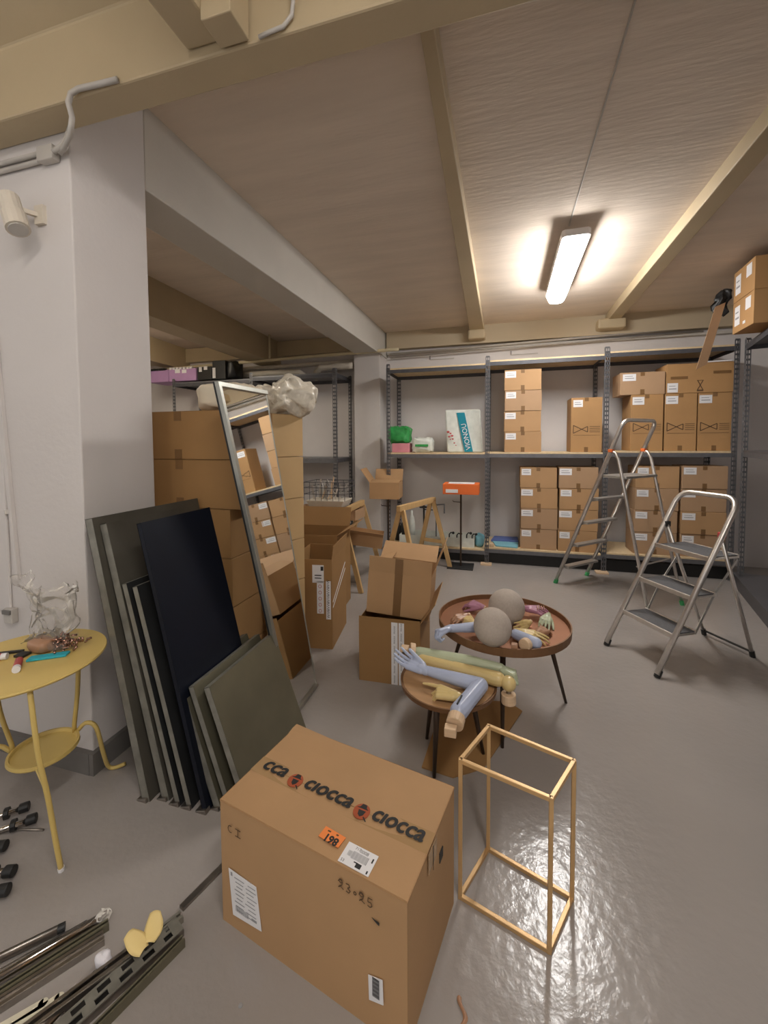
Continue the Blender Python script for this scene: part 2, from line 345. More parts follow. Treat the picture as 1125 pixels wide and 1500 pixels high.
# ------------------------------------------------------------ ceiling fixtures
def fixture(c, rz, L_, W_, glow, label, group=None, tilt=0):
    t = thing('ceiling_light', label, 'ceiling light', c, rz, group)
    t.rotation_euler = (tilt, 0, rz); t.matrix_basis = Matrix.Translation(c) @ Matrix.Rotation(rz, 4, 'Z') @ Matrix.Rotation(tilt, 4, 'X')
    def stad(w, l, n=8, sq=False):
        r = w/2*.96; out = []
        for i in range(n+1): q = PI*i/n; out.append((w/2*math.cos(q), l/2-r+r*math.sin(q)))
        if sq: out += [(-w/2, -l/2+.02), (-w/2+.02, -l/2), (w/2-.02, -l/2), (w/2, -l/2+.02)]
        else:
            for i in range(n+1): q = PI+PI*i/n; out.append((w/2*math.cos(q), -l/2+r+r*math.sin(q)))
        return out
    MB().prism(stad(W_, L_, sq=True), 0.0, .055).build('housing', 'lamp_body', t, world=False, bevel=.006)
    P0, P1 = stad(W_*.84, L_*.97, sq=True), stad(W_*.66, L_*.95, sq=True); nb_ = len(P0)
    MB().add([(x, y, .0) for x, y in P0]+[(x, y, -.028) for x, y in P0]+[(x, y, -.060) for x, y in P1],
             [tuple(range(nb_)), tuple(range(2*nb_, 3*nb_))[::-1]]+[(r*nb_+(i+1) % nb_, r*nb_+i, (r+1)*nb_+i, (r+1)*nb_+(i+1) % nb_) for r in (0, 1) for i in range(nb_)]).build('diffuser', glow, t, world=False)
    for y in (-.3, .3):
        MB().box((0, y*L_, .08), (.03, .03, .06)).build('mounting_bracket', 'lamp_body', t, world=False)
    for x in (-.28, .12):
        MB().box((x*W_, -L_*.475, -.062), (.012, .02, .006)).build('clip', 'conduit', t, world=False)
    return t
fixture((.545, 4.06, 3.005), 0, 1.26, .205, 'glowA', 'lit white strip light hanging under the ceiling above the ladders', tilt=-.051)
fixture((-4.13, 3.35, 2.93), 0, 1.5, .16, 'glowC', 'lit strip light in the far left bay, only its tip showing past the pier')
fixture((.55, -.35, 3.16), 0, 1.26, .20, 'glowB', 'strip light under the ceiling behind the viewer', 'ceiling lights behind the viewer')
fixture((-1.0, -.25, 3.16), 0, 1.26, .20, 'glowB', 'strip light under the ceiling behind the viewer', 'ceiling lights behind the viewer')

# ------------------------------------------------------------ pipes along the back wall
cable('cream_rail', [(-5.2, 5.36, 2.655), (-3.79, 5.36, 2.68), (-1.36, 5.36, 2.722), (-1.30, 5.38, 2.722)], .022, 'creampipe', 'long cream pipe passing in front of the back pier under the ceiling', 'pipe', 10)
for k, x in enumerate((-3.22, -1.62)):
    o = MB().tube([(x, 5.36, 2.70), (x, 5.36, zc(5.36))], .016, 8).build('pipe_hanger', 'creampipe', bpy.data.objects['cream_rail'], smooth=True)
def conduit_run(z0, z1, r, x0, x1, y, name, label):
    cable(name, [(x0, y, z0), (x1, y, z1)], r, 'conduit', label, 'conduit', 8)
conduit_run(2.728, 2.815, .016, -1.5, 2.28, 5.69, 'wall_conduit', 'upper conduit along the back wall above the right-hand rack')
conduit_run(2.68, 2.765, .009, -1.5, 2.28, 5.70, 'wall_conduit', 'thin lower conduit along the back wall above the right-hand rack')
def lag(pts, r, label):
    b = MB(); P = []
    for i in range(len(pts)-1):
        for k in range(8):
            q = Vector(pts[i]).lerp(Vector(pts[i+1]), k/8); P.append(q+Vector((0, 0, .012*noise.noise(q*9))))
    P.append(Vector(pts[-1])); R = [r*(1+.16*noise.noise(q*7)) for q in P]
    tag(b.tube(P, R, 12).build('lagged_pipe', 'lagging', smooth=True, origin=P[0]), label, 'pipe')
lag([(-4.9, 5.55, 2.52), (-3.3, 5.55, 2.54), (-2.86, 5.55, 2.53), (-2.78, 5.6, 2.46)], .045, 'wavy white lagged pipe lying above the left rack')
lag([(-2.62, 5.62, 2.42), (-2.58, 5.57, 2.52), (-2.5, 5.52, 2.565), (-1.99, 5.5, 2.57)], .045, 'short white lagged pipe elbow beside the back pier')
lag([(-4.6, 5.66, 2.64), (-2.0, 5.66, 2.66)], .03, 'thin white lagged pipe tight to the back wall above the left rack')
for x, zz, lb in ((-.78, 2.66, 'narrow wall vent slot above the first rack bay'), (.30, 2.66, 'narrow wall vent slot above the second rack bay')):
    t = thing('vent_slot', lb, 'vent', (x, YB, zz))
    MB().box((x, YB-.006, zz-.02), (.34, .012, .012)).build('slot', 'conduit', t); MB().box((x-.165, YB-.007, zz+.005), (.012, .012, .05)).build('slot', 'skirt', t)

# ------------------------------------------------------------ racks
def upright(x, y, z1, X, parent, fdir=1, sdir=1, zs=.02):
    # slotted angle post: front flange in the x direction, side flange in the y direction
    b = MB(); w = .042; t_ = .003
    for off in (0, w/2, w): b.box((x+fdir*off, y, (z1+zs)/2), (.009, t_, z1-zs), X)
    for off in (0, w/2, w): b.box((x, y+sdir*off, (z1+zs)/2), (t_, .009, z1-zs), X)
    n = int((z1-zs)/.05)
    for i in range(n+1):
        z = zs+(z1-zs)*i/n
        b.box((x+fdir*w/2, y, z), (w, t_, .020), X); b.box((x, y+sdir*w/2, z), (t_, w, .020), X)
    return b.build('upright', 'rackf', parent)
def rack(name, label, posts, zs, X, origin, rz, depth=.60, board='board', thick=.02, boards=None):
    t = thing(name, label, 'storage rack', origin, rz)
    for k, x in enumerate(posts):
        last = k == len(posts)-1
        fd = -1 if last else 1
        z1 = zs[min(k, len(posts)-2)][-1]+.045
        upright(x, 0, z1, X, t, fd, 1); upright(x, depth, z1-.02, X, t, fd, -1)
        for z in zs[min(k, len(posts)-2)]:
            MB().box((x+fd*.004, depth/2, z-.035), (.004, depth, .05), X).build('side_beam', 'rack', t)
    for k in range(len(posts)-1):
        x0, x1 = posts[k]+.004, posts[k+1]-.004
        for z in zs[k]:
            MB().box(((x0+x1)/2, .004, z-thick-.022), (x1-x0, .006, .044), X).box(((x0+x1)/2, .014, z-thick-.001), (x1-x0, .02, .003), X).build('front_beam', 'rackf' if z < 2 else 'rack', t)
            MB().box(((x0+x1)/2, depth-.004, z-thick-.022), (x1-x0, .006, .044), X).build('rear_beam', 'rack', t)
            MB().box(((x0+x1)/2, depth/2, z-thick/2), (x1-x0-.006, depth-.012, thick), X).build('shelf_board', (boards or board), t, bevel=.002)
    return t
X0 = Matrix.Translation((0, 5.12, 0))
RZ = [(.175, 1.358, 2.432), (.205, 1.365, 2.462), (.228, 1.380, 2.485)]
back = rack('storage_rack', 'long dark metal rack of three bays against the back wall with wooden shelves', [-1.40, -.165, 1.125, 2.375], RZ, X0, (-1.4, 5.12, 0), 0)
for k, (x0, x1) in enumerate(((-1.36, -.17), (-.13, 1.12), (1.17, 2.37))):
    MB().box(((x0+x1)/2, 5.20, .065), (x1-x0, .02, .13)).build('kick_panel', 'black', back)
for x, lb in ((-.15, 'small pale wood block under the rack post left of the blue sheets'), (1.12, 'small pale wood offcut under the rack post behind the tall ladder')):
    tag(MB().box((x, 5.09, .009), (.13, .10, .018)).build('wood_block', 'wood', bevel=.003, origin=(x, 5.09, 0)), lb, 'wood block')
left = rack('storage_rack', 'dark metal rack against the back wall left of the back pier', [-4.72, -3.40, -2.10], [(.2, 1.28, 2.40), (.2, 1.28, 2.425)], X0, (-4.72, 5.12, 0), 0, boards='rackf')
# right rack on the skewed line: local x runs along the rack from the far end toward the camera
ang = math.atan2(-1, -K)      # direction of decreasing y
XR = Matrix.Translation((xr(5.02, .0), 5.02, 0)) @ Matrix.Rotation(ang, 4, 'Z')
right = rack('storage_rack', 'dark metal rack along the right wall with a grey bottom platform', [.12, 1.42, 2.7, 4.0, 5.3], [(.13, 1.395, 2.44)]*4, XR, (xr(5.02), 5.02, 0), ang, depth=.58, boards='platform')
MB().box((2.6, .29, .118), (5.2, .62, .03), XR).box((2.6, .0, .055), (5.2, .02, .11), XR).build('platform', 'platform', right, bevel=.003)
# white panel standing behind the right rack near the corner
t = tag(MB().box((.42, .50, .62), (.5, .03, 1.0), XR).build('white_board', 'panelw', bevel=.003, origin=XR @ Vector((.42, .5, .12))), 'white board standing on the grey platform in the right-hand corner', 'panel')

# ------------------------------------------------------------ cartons
def carton_mesh(b, sx, sy, sz, X, gap=True):
    b.box((0, 0, sz/2-.002), (sx, sy, sz-.004), X)
    if gap:
        for s_ in (-1, 1): b.box((0, s_*(sy/4+.0008), sz-.002), (sx-.002, sy/2-.0035, .004), X)
def carton(name, label, sx, sy, sz, loc, rz=0, m='card', group=None, lab=None, tabs=True, mark=False, label_w=None, bev=.004):
    """closed carton, front face toward local -y; lab=(x,z,w,h) paper label"""
    b = MB(); carton_mesh(b, sx, sy, sz, Matrix())
    o = b.build(name, m, world=False, bevel=bev); o.location = loc; o.rotation_euler = (0, 0, rz); o.matrix_basis = loc2w(loc, rz)
    tag(o, label, 'carton', group)
    yf = -sy/2
    if tabs:
        MB().box((0, yf-.0006, sz-.022), (.042, .0012, .04)).box((0, 0, sz+.0005), (.048, sy-.004, .001)).build('tape', 'tape', o, world=False)
        MB().box((0, yf-.0006, .03), (.042, .0012, .055)).build('tape', 'tape', o, world=False)
    if lab:
        x, z, w, h = lab
        MB().box((x, yf-.0012, z), (w, .0012, h)).build('paper_label', 'paper', o, world=False)
        MB().box((x, yf-.002, z-h*.12), (w*.7, .0008, h*.10)).box((x-w*.05, yf-.002, z+h*.18), (w*.6, .0008, h*.07)).build('print', 'inkg', o, world=False)
    if mark:
        # bow-tie print with ruled lines
        mk = MB(); zt = sz*.42; h = .045; x0 = -sx*.42
        T = Matrix(((1, 0, 0, 0), (0, 0, 1, 0), (0, 1, 0, 0), (0, 0, 0, 1)))
        def stroke(p, q, w=.008): mk.bar((p[0], yf-.001, p[1]), (q[0], yf-.001, q[1]), w, .001, (0, 1, 0))
        stroke((x0, zt-h), (x0, zt+h)); stroke((x0, zt+h), (x0+.15, zt-h*.7)); stroke((x0, zt-h), (x0+.15, zt+h*.7)); stroke((x0+.15, zt-h*.7), (x0+.15, zt+h*.7))
        for i in range(4): stroke((x0+.17, zt-h*.7+i*h*.46), (sx*.44, zt-h*.7+i*h*.46), .005)
        stroke((x0, zt-h*1.5), (sx*.44, zt-h*1.5), .003)
        mk.build('printed_mark', 'inkb', o, world=False)
    return o
YS = 5.155
rnd = random.Random(3)
def rows(zs_, x0, x1, where, grp, ydep=.30, labw=.085):
    n = len(zs_)
    ordn = {0: 'top', 1: 'second', 2: 'third', 3: 'bottom'}
    for i, (zb_, zt_) in enumerate(zs_):
        w = x1-x0-.006; h = zt_-zb_-.003
        carton('carton', '%s small labelled carton %s' % (ordn[i], where), w, ydep, h, ((x0+x1)/2+rnd.uniform(-.006, .006), YS+ydep/2+rnd.uniform(0, .012), zb_), rnd.uniform(-.008, .008),
               rnd.choice(['card4', 'card4', 'card']), grp, (-w*.33, h-.055, .12+rnd.uniform(-.015, .02), .075))
def zlist(z0, h, n): return [(z0+h*(n-1-i), z0+h*(n-i)) for i in range(n)]
rows(zlist(1.367, .2445, 4), .05, .47, 'in the stack of four on the middle shelf, second bay', 'small labelled cartons')
rows(zlist(.207, .245, 4), .242, .655, 'in the left column under the middle shelf, second bay', 'small labelled cartons')
rows(zlist(.207, .247, 4), .668, 1.09, 'in the right column under the middle shelf, second bay', 'small labelled cartons')
rows(zlist(.230, .246, 4), 1.455, 1.882, 'in the left column behind the ladders, third bay', 'small labelled cartons')
rows(zlist(.230, .248, 4), 1.90, 2.322, 'in the right column beside the rack corner, third bay', 'small labelled cartons')
rack_cartons = [o for o in bpy.data.objects if o.get('group') == 'small labelled cartons']
carton('tall_carton', 'tall printed carton standing alone at the right of the second bay', .325, .30, .622, (.95, YS+.155, 1.367), 0, 'card2', 'tall printed cartons', (-.09, .555, .10, .08), mark=True)
for i, (x0, x1, w_) in enumerate(((1.395, 1.715, 'leftmost of the three tall printed cartons in the third bay'), (1.725, 2.03, 'middle of the three tall printed cartons in the third bay'), (2.037, 2.345, 'rightmost of the three tall printed cartons in the third bay'))):
    carton('tall_carton', w_, x1-x0-.006, .34, .618, ((x0+x1)/2, YS+.172+.004*i, 1.382), 0, 'card2', 'tall printed cartons', (-.085, .55, .115, .085), mark=True)
carton('carton', 'small carton lying on top of the leftmost tall carton in the third bay', .435, .32, .245, (1.505, YS+.165, 2.002), .01, 'card4', None, (-.13, .19, .13, .075))
o = carton('large_carton', 'large carton lying across the two right tall cartons in the third bay', .62, .34, .315, (2.045, YS+.175, 2.002), 0, 'card2', None, (-.25, .06, .10, .10), tabs=False)
for x_, z_ in ((-.19, .165), (.20, .21)): MB().box((x_, -.1712, z_), (.16, .0012, .03)).build('tape', 'tape', o, world=False)
mk = MB()
for i in range(2): mk.bar((-.02+.05*i, -.171, .03), (-.02+.05*(1-i), -.171, .13), .008, .001, (0, 1, 0))
mk.box((.005, -.171, .03), (.06, .001, .006)).box((.005, -.171, .13), (.06, .001, .006)).box((.005, -.171, .02), (.06, .001, .01)).build('printed_mark', 'inkb', o, world=False)
tag(MB().prism([(2.10, 5.20), (2.34, 5.18), (2.345, 5.42), (2.12, 5.42)], 2.325, 2.338).build('paper_sheet', 'paper', origin=(2.1, 5.2, 2.325)), 'white sheet lying on the large carton at the rack corner', 'paper')

# boxes on top of the right-hand rack
A_ = Vector((2.03, 4.19, 0)); B_ = Vector((2.07, 4.60, 0)); rzb = math.atan2((A_-B_).y, (A_-B_).x)
for i, (z, h, lb) in enumerate(((2.47, .28, 'lower carton with white labels on top of the right-hand rack'), (2.752, .27, 'upper carton with white labels on top of the right-hand rack'))):
    cx = (A_+B_)/2+Vector((.21, -.02, 0))
    o = carton('carton', lb, .41, .42, h, (cx.x, cx.y, z), rzb, 'card2', 'cartons on top of the right-hand rack', (-.11, h*.52, .105, .17), tabs=False)
    MB().box((.10, -.2112, h*.72), (.10, .0012, .10)).build('paper_label', 'paper', o, world=False)
    if i == 0: MB().box((.03, -.2112, h*.2), (.05, .0012, .025)).build('paper_label', 'paper', o, world=False)
# hanging cardboard flap and black strap behind it
b = MB(); q = [(1.93, 4.60, 2.74), (2.02, 4.62, 2.78), (1.885, 4.62, 2.215), (1.79, 4.60, 2.165)]
b.hexa([Vector(q[3]), Vector(q[2]), Vector(q[2])+Vector((0, .006, 0)), Vector(q[3])+Vector((0, .006, 0))], [Vector(q[0]), Vector(q[1]), Vector(q[1])+Vector((0, .006, 0)), Vector(q[0])+Vector((0, .006, 0))])
tag(b.build('cardboard_flap', 'card4', origin=(1.95, 4.6, 2.5)), 'narrow cardboard strip hanging down beside the cartons on the right rack', 'cardboard')
b = blob((2.03, 4.72, 2.80), .06, .05, .10, .05, 12, 3, n=16, sq=.7)
tag(b.build('black_bag', 'black', smooth=True, origin=(2.03, 4.72, 2.7)), 'dark bundle tucked behind the cartons on the right rack top', 'bundle')

# ------------------------------------------------------------ items on the back rack, first bay
Z1 = 1.358
tag(MB().box((-1.24, 5.31, Z1+.06), (.23, .2, .118)).build('pink_box', 'pinkpk', bevel=.004, origin=(-1.24, 5.31, Z1)), 'pink carton on the middle shelf beside the back pier', 'box')
tag(blob((-1.27, 5.31, Z1+.226), .14, .11, .105, .03, 16, 2, n=22, sq=.35).build('green_package', 'greenpk', smooth=True, origin=(-1.27, 5.31, Z1+.12)), 'crinkled green plastic package resting on the pink carton', 'package')
t = tag(blob((-.96, 5.32, Z1+.095), .13, .12, .088, .022, 16, 5, n=20, sq=.4).build('white_package', 'whitepk', smooth=True, origin=(-.96, 5.32, Z1)), 'white package with green print right of the pink carton', 'package')
MB().box((-.96, 5.19, Z1+.09), (.17, .006, .03)).build('print', 'greenpk', t)
t = thing('printed_bag', 'tall white and teal printed bag leaning at the right of the first bay', 'bag', (-.42, 5.30, Z1))
b = MB(); b.hexa([(-.64, 5.24, Z1), (-.20, 5.22, Z1), (-.20, 5.36, Z1), (-.64, 5.36, Z1)], [(-.68, 5.30, 1.90), (-.24, 5.30, 1.90), (-.24, 5.40, 1.90), (-.68, 5.40, 1.90)])
b.build('bag_body', 'whitepk', t, bevel=.02)
b = MB(); b.hexa([(-.42, 5.214, Z1+.01), (-.32, 5.212, Z1+.01), (-.32, 5.235, Z1+.01), (-.42, 5.235, Z1+.01)], [(-.53, 5.288, 1.86), (-.43, 5.286, 1.86), (-.43, 5.31, 1.86), (-.53, 5.31, 1.86)])
b.build('teal_band', 'teal', t)
d_ = Vector((-.11, .074, .50)).normalized()
MB().text('VIONOU', .085, frame((-.405, 5.232, Z1+.20), d_, Vector((-1, -.02, -.2)))).build('lettering', 'paper', t)
b = MB()
for (x, z, r) in ((-.63, .26, .02), (-.60, .24, .014), (-.615, .20, .016), (-.58, .21, .018), (-.57, .17, .014), (-.60, .165, .01), (-.55, .12, .012), (-.53, .09, .009)):
    b.sphere((x, 5.205+z*.148, Z1+z), r, 5, None, (1, .3, .7))
b.build('red_print', 'red', t)
# bottom shelf: long white box, lamp parts, carafes
t = thing('white_box', 'long low white box on the bottom shelf of the first bay', 'box', (-.75, 5.3, .175))
b = MB(); x0, x1, y0_, y1_, z0, z1 = -1.25, -.30, 5.17, 5.50, .176, .29
b.box(((x0+x1)/2, y0_, (z0+z1)/2), (x1-x0, .006, z1-z0)).box(((x0+x1)/2, y1_, (z0+z1)/2), (x1-x0, .006, z1-z0)).box((x0, (y0_+y1_)/2, (z0+z1)/2), (.006, y1_-y0_, z1-z0)).box((x1, (y0_+y1_)/2, (z0+z1)/2), (.006, y1_-y0_, z1-z0)).box(((x0+x1)/2, (y0_+y1_)/2, z0+.003), (x1-x0, y1_-y0_, .006))
b.build('box_body', 'whitepk', t)
for i, (x, y) in enumerate(((-.62, 5.3), (-.52, 5.27), (-.40, 5.33), (-.33, 5.28))):
    t = thing('hook_fitting', ['dark', 'black', 'small dark', 'bent black'][i]+' metal fitting sticking out of the white box', 'fitting', (x, y, .185))
    MB().tube([(x, y, .185), (x, y, .30), (x+.02, y, .325), (x+.05, y, .32)], .008).build('rod', 'black', t, smooth=True)
    MB().sphere((x+.05, y, .32), .018, 6).build('knob', 'black', t, smooth=True)
t = thing('display_stand', 'short black display stand with round plate on the bottom shelf', 'stand', (-.96, 5.35, .175))
MB().lathe([(.06, 0), (.06, .01), (.008, .015)], (-.96, 5.35, .182), 20).build('base', 'black', t)
MB().tube([(-.96, 5.35, .19), (-.96, 5.35, .70)], .012).build('pole', 'black', t); MB().lathe([(.005, 0), (.06, .005), (.06, .015), (.01, .03)], (-.96, 5.35, .62), 20).build('plate', 'black', t)
MB().tube([(-.96, 5.35, .70), (-1.03, 5.34, .70)], .007).tube([(-.95, 5.35, .60), (-.84, 5.34, .60)], .007).build('arm', 'black', t)
t = thing('display_stand', 'thin black bracket stand right of the round plate stand', 'stand', (-.78, 5.36, .175))
MB().lathe([(.05, 0), (.05, .01)], (-.78, 5.36, .182), 20).build('base', 'black', t)
MB().tube([(-.80, 5.36, .19), (-.80, 5.36, .68)], .008).tube([(-.80, 5.36, .665), (-.69, 5.35, .68), (-.69, 5.35, .56)], .010).build('pole', 'rackf', t)
for i, (x, h, r, m_) in enumerate(((-1.12, .40, .045, 'whitepk'), (-1.23, .28, .05, 'black'), (-1.31, .30, .04, 'black'))):
    o = MB().lathe([(r, 0), (r, h*.55), (r*.75, h*.75), (r*.35, h*.86), (r*.35, h), (.0, h)], (x, 5.33, .183), 20).build('bottle', m_, smooth=True, origin=(x, 5.33, .183))
    tag(o, ['tall white bottle on the bottom shelf behind the trestle', 'squat black bottle on the bottom shelf behind the trestle', 'black bottle at the post beside the back pier'][i], 'bottle')
tag(blob((-.235, 5.30, .25), .055, .10, .075, .012, 16, 9).build('blue_bag', 'sky', smooth=True, origin=(-.235, 5.3, .176)), 'crumpled light blue bag between the white box and the rack post', 'bag')
tag(MB().prism([(-.10, 5.42), (.235, 5.42), (.235, 5.66), (-.06, 5.66)], .207, .232).build('blue_sheet', 'bluepk', bevel=.002, origin=(0, 5.5, .207)), 'dark blue folder lying at the rear of the bottom shelf, second bay', 'folder')
tag(MB().prism([(-.04, 5.18), (.215, 5.15), (.235, 5.41), (-.08, 5.40)], .207, .222).build('blue_sheet', 'sky', bevel=.002, origin=(0, 5.25, .207)), 'light blue folder lying at the front of the bottom shelf, second bay', 'folder')
tag(MB().box((-.085, 5.17, .225), (.05, .05, .035)).build('wood_offcut', 'wood', bevel=.004, origin=(-.085, 5.17, .207)), 'small pale offcut beside the post in front of the blue folders', 'offcut')
# left rack top: lilac and black boxes
for i, (x0, x1) in enumerate(((-5.2, -4.83), (-4.82, -4.33))):
    t = tag(MB().box(((x0+x1)/2, 5.34, 2.515), (x1-x0, .36, .18)).build('lilac_box', 'purple', bevel=.003, origin=((x0+x1)/2, 5.34, 2.42)), ['lilac box at the left end of the rack top beside the pier', 'longer lilac box left of the black crates on the rack top'][i], 'box')
    b = MB()
    for k in range(7): b.box((x0+.04+k*(x1-x0-.06)/7, 5.16+.02*rnd.random(), 2.612), (.035, .05, .03), Matrix())
    b.build('packing_strip', 'paper' if i else 'black', t)
    if i: MB().box((-4.66, 5.158, 2.575), (.09, .003, .06)).box((-4.54, 5.158, 2.565), (.08, .003, .05)).build('paper_label', 'paper', t)
t = tag(MB().box((-4.195, 5.34, 2.52), (.24, .34, .19)).build('black_box', 'black', bevel=.004, origin=(-4.195, 5.34, 2.42)), 'black box with two white stickers right of the lilac boxes', 'box')
MB().box((-4.26, 5.168, 2.58), (.05, .003, .07)).box((-4.17, 5.168, 2.595), (.06, .003, .05)).build('sticker', 'paper', t)
t = tag(MB().box((-3.96, 5.36, 2.56), (.22, .34, .27)).build('black_crate', 'traydark', bevel=.006, origin=(-3.96, 5.36, 2.42)), 'dark grey crate between the black box and the black bag', 'crate')
MB().box((-4.04, 5.186, 2.52), (.05, .004, .15)).build('sticker', 'paper', t)
tag(blob((-3.79, 5.34, 2.57), .075, .14, .135, .02, 12, 4).build('black_bag', 'black', smooth=True, origin=(-3.79, 5.34, 2.42)), 'black plastic bag on the rack top right of the dark crate', 'bag')

# ------------------------------------------------------------ ladders
def uframe(w, zt, lean, n=6, r=.08, y0=0):
    pts = [(-w/2, 0, 0.02)]
    zs_ = zt-r
    pts.append((-w/2, lean*zs_, zs_))
    for i in range(1, n+1):
        q = PI-PI/2*i/n; pts.append((-w/2+r+r*math.cos(q), lean*(zs_+r*math.sin(q)), zs_+r*math.sin(q)))
    for i in range(0, n+1):
        q = PI/2-PI/2*i/n; pts.append((w/2-r+r*math.cos(q), lean*(zs_+r*math.sin(q)), zs_+r*math.sin(q)))
    pts.append((w/2, 0, 0.02))
    return pts
rz3 = math.radians(-61.05)
t = thing('step_ladder', 'low three-step folding ladder with dark grey treads and curved aluminium handrail', 'ladder', (.865, 3.095, 0), rz3)
MB().tube(uframe(.424, 1.115, .565, r=.085), .0178, 10).build('front_frame', 'alu', t, world=False, smooth=True)
b = MB()
RL = [(-.17, .845, .02), (-.195, .50, .87)]; RR = [(.17, .845, .02), (.195, .50, .87)]
b.tube(RL, .0125, 8).tube(RR, .0125, 8)
b.build('rear_frame', 'alu', t, world=False, smooth=True)
MB().tube([(-.17, .845, .035), (.17, .845, .035)], .008).build('rear_crossbar', 'black', t, world=False)
for z, d_, y in ((.25, .20, .14), (.485, .22, .275), (.73, .27, .41)):
    st = MB().box((0, y+d_/2-.01, z-.012), (.385, d_, .014)).box((0, y-.01, z-.006), (.40, .012, .03)).box((0, y+d_-.02, z-.006), (.39, .010, .026)).build('step', 'alu', t, world=False, bevel=.002)
    MB().box((0, y+d_/2-.008, z-.002), (.375, d_-.03, .009)).build('tread', 'treadmat', st, world=False)
for s_ in (-1, 1):
    MB().bar((s_*.19, .655, .70), (s_*.185, .47, .475), .016, .005, (1, 0, 0)).build('link_arm', 'aludull', t, world=False)
    MB().bar((s_*.19, .46, .47), (s_*.185, .33, .24), .016, .005, (1, 0, 0)).build('link_arm', 'aludull', t, world=False)
    MB().tube([(s_*.212, 0, 0), (s_*.212, .022, .045)], .020, 8).build('foot', 'black', t, world=False)
    MB().tube([(s_*.17, .85, 0), (s_*.17, .838, .045)], .017, 8).build('foot', 'black', t, world=False)
    MB().box((s_*.199, .505, .875), (.03, .04, .04)).build('hinge', 'black' if s_ < 0 else 'red', t, world=False, bevel=.004)
rz5 = math.atan2(-.688, -.726)
t = thing('step_ladder', 'tall five-step aluminium A-frame ladder with green feet before the rack', 'ladder', (.76, 4.78, 0), rz5)
W5 = .50
MB().tube(uframe(W5, 1.68, .415, r=.07), .018, 10).build('front_frame', 'alu', t, world=False, smooth=True)
for s_ in (-1, 1):
    pts = [(s_*(W5/2-.0), .585, 1.40), (s_*(W5/2), .625, 1.385), (s_*W5/2, .655, 1.33), (s_*(W5/2+.01), .95, .03)]
    MB().tube(pts, .014, 8).build('rear_leg', 'alu', t, world=False, smooth=True)
    MB().tube([(s_*W5/2, -.005, 0), (s_*W5/2, .012, .04)], .022, 8).build('foot', 'green', t, world=False)
    MB().tube([(s_*(W5/2+.01), .955, 0), (s_*(W5/2+.01), .945, .04)], .018, 8).build('foot', 'green', t, world=False)
    MB().box((s_*W5/2, .585, 1.405), (.04, .04, .03)).build('hinge', 'orange', t, world=False, bevel=.004)
MB().tube([(-W5/2, .84, .40), (W5/2, .84, .40)], .008).build('rear_crossbar', 'aludull', t, world=False)
for z in (.20, .445, .69, .935):
    MB().box((0, .415*z+.025, z), (W5-.03, .075, .022)).box((0, .415*z-.012, z-.008), (W5-.03, .006, .035)).build('step', 'aludull', t, world=False, bevel=.002)
MB().box((0, .60, 1.165), (W5-.02, .25, .022)).build('platform', 'aludull', t, world=False, bevel=.002)

# ------------------------------------------------------------ big foreground carton
rzb_ = math.radians(-11.4); BC = (-.481, 1.162, 0); BX = loc2w(BC, rzb_)
BW, BD, BH = .634, .37, .395
b = MB()
# body with a slight outward bulge of its panels
def panel(fn): b.sheet(fn, 10, 8)
bul = .006
def bx_(u, v): return math.sin(PI*u)*math.sin(PI*v)*bul
panel(lambda u, v: (BW*(u-.5), -BD/2-bx_(u, v), BH*v)); panel(lambda u, v: (BW*(.5-u), BD/2+bx_(u, v), BH*v))
panel(lambda u, v: (BW/2+bx_(u, v)*.7, BD*(u-.5), BH*v)); panel(lambda u, v: (-BW/2-bx_(u, v)*.7, BD*(.5-u), BH*v))
b.box((0, 0, .003), (BW-.002, BD-.002, .006)); b.box((0, 0, BH-.008), (BW-.004, BD-.004, .004))
big = b.build('large_carton', 'card', world=False); big.location = BC; big.rotation_euler = (0, 0, rzb_); big.matrix_basis = BX
tag(big, 'large cardboard carton with black printed tape on the floor in the foreground', 'carton')
seam = -.022
for s_, (ya, yb) in ((1, (seam+.0012, BD/2+.001)), (-1, (-BD/2-.001, seam-.0012))):
    b = MB(); zt_ = BH-.001
    def fl(u, v, ya=ya, yb=yb, s_=s_):
        x = BW*(u-.5)*1.004; y = ya+(yb-ya)*v; edge = (v if s_ > 0 else 1-v)
        z = zt_-.004*math.sin(PI*min(1, edge))*math.sin(PI*u)
        if s_ > 0 and u < .25 and v > .8: z += .006*(1-u/.25)
        return (x, y, z)
    b.sheet(fl, 16, 8)
    b.box(((0), (ya+yb)/2, zt_-.0045), (BW*1.004, abs(yb-ya), .003))
    b.build('top_flap', 'card', big, world=False)
def top(x, y, u=(1, 0, 0), v=(0, 1, 0), dz=.0007): return frame((x, y, BH+dz), u, v)
# tape and its print
b = MB(); b.sheet(lambda u, v: (BW*(u-.5)*1.006, seam-.035+.066*v, BH-.0002-.0032*math.sin(PI*u)), 24, 2)
b.box((BW/2+.0055, seam-.002, BH-.03), (.001, .066, .058)); b.build('tape', 'tapec', big, world=False)
b = MB(); b.box((BW/2+.007, seam, BH-.04), (.001, .002, .07)); b.build('seam', 'ink', big, world=False)
b = MB()
lz = .0016
def tw(txt, x, size=.074, sx=1.0):
    for k, (dx, dy) in enumerate(((0, 0), (.0022, 0), (-.0022, 0), (0, .0016), (0, -.0016), (.0016, .0012), (-.0016, -.0012))):
        b.text(txt, size, top(x+dx, seam+.010+dy, (1, 0, 0), (0, 1, 0), lz+.00005*k), sx=sx, shear=.2)
tw('cca', -.245, sx=1.0); tw('c\u0131occa', -.030, sx=.95); tw('c\u0131occa', .212, sx=.88)
b.build('tape_lettering', 'ink', big, world=False)
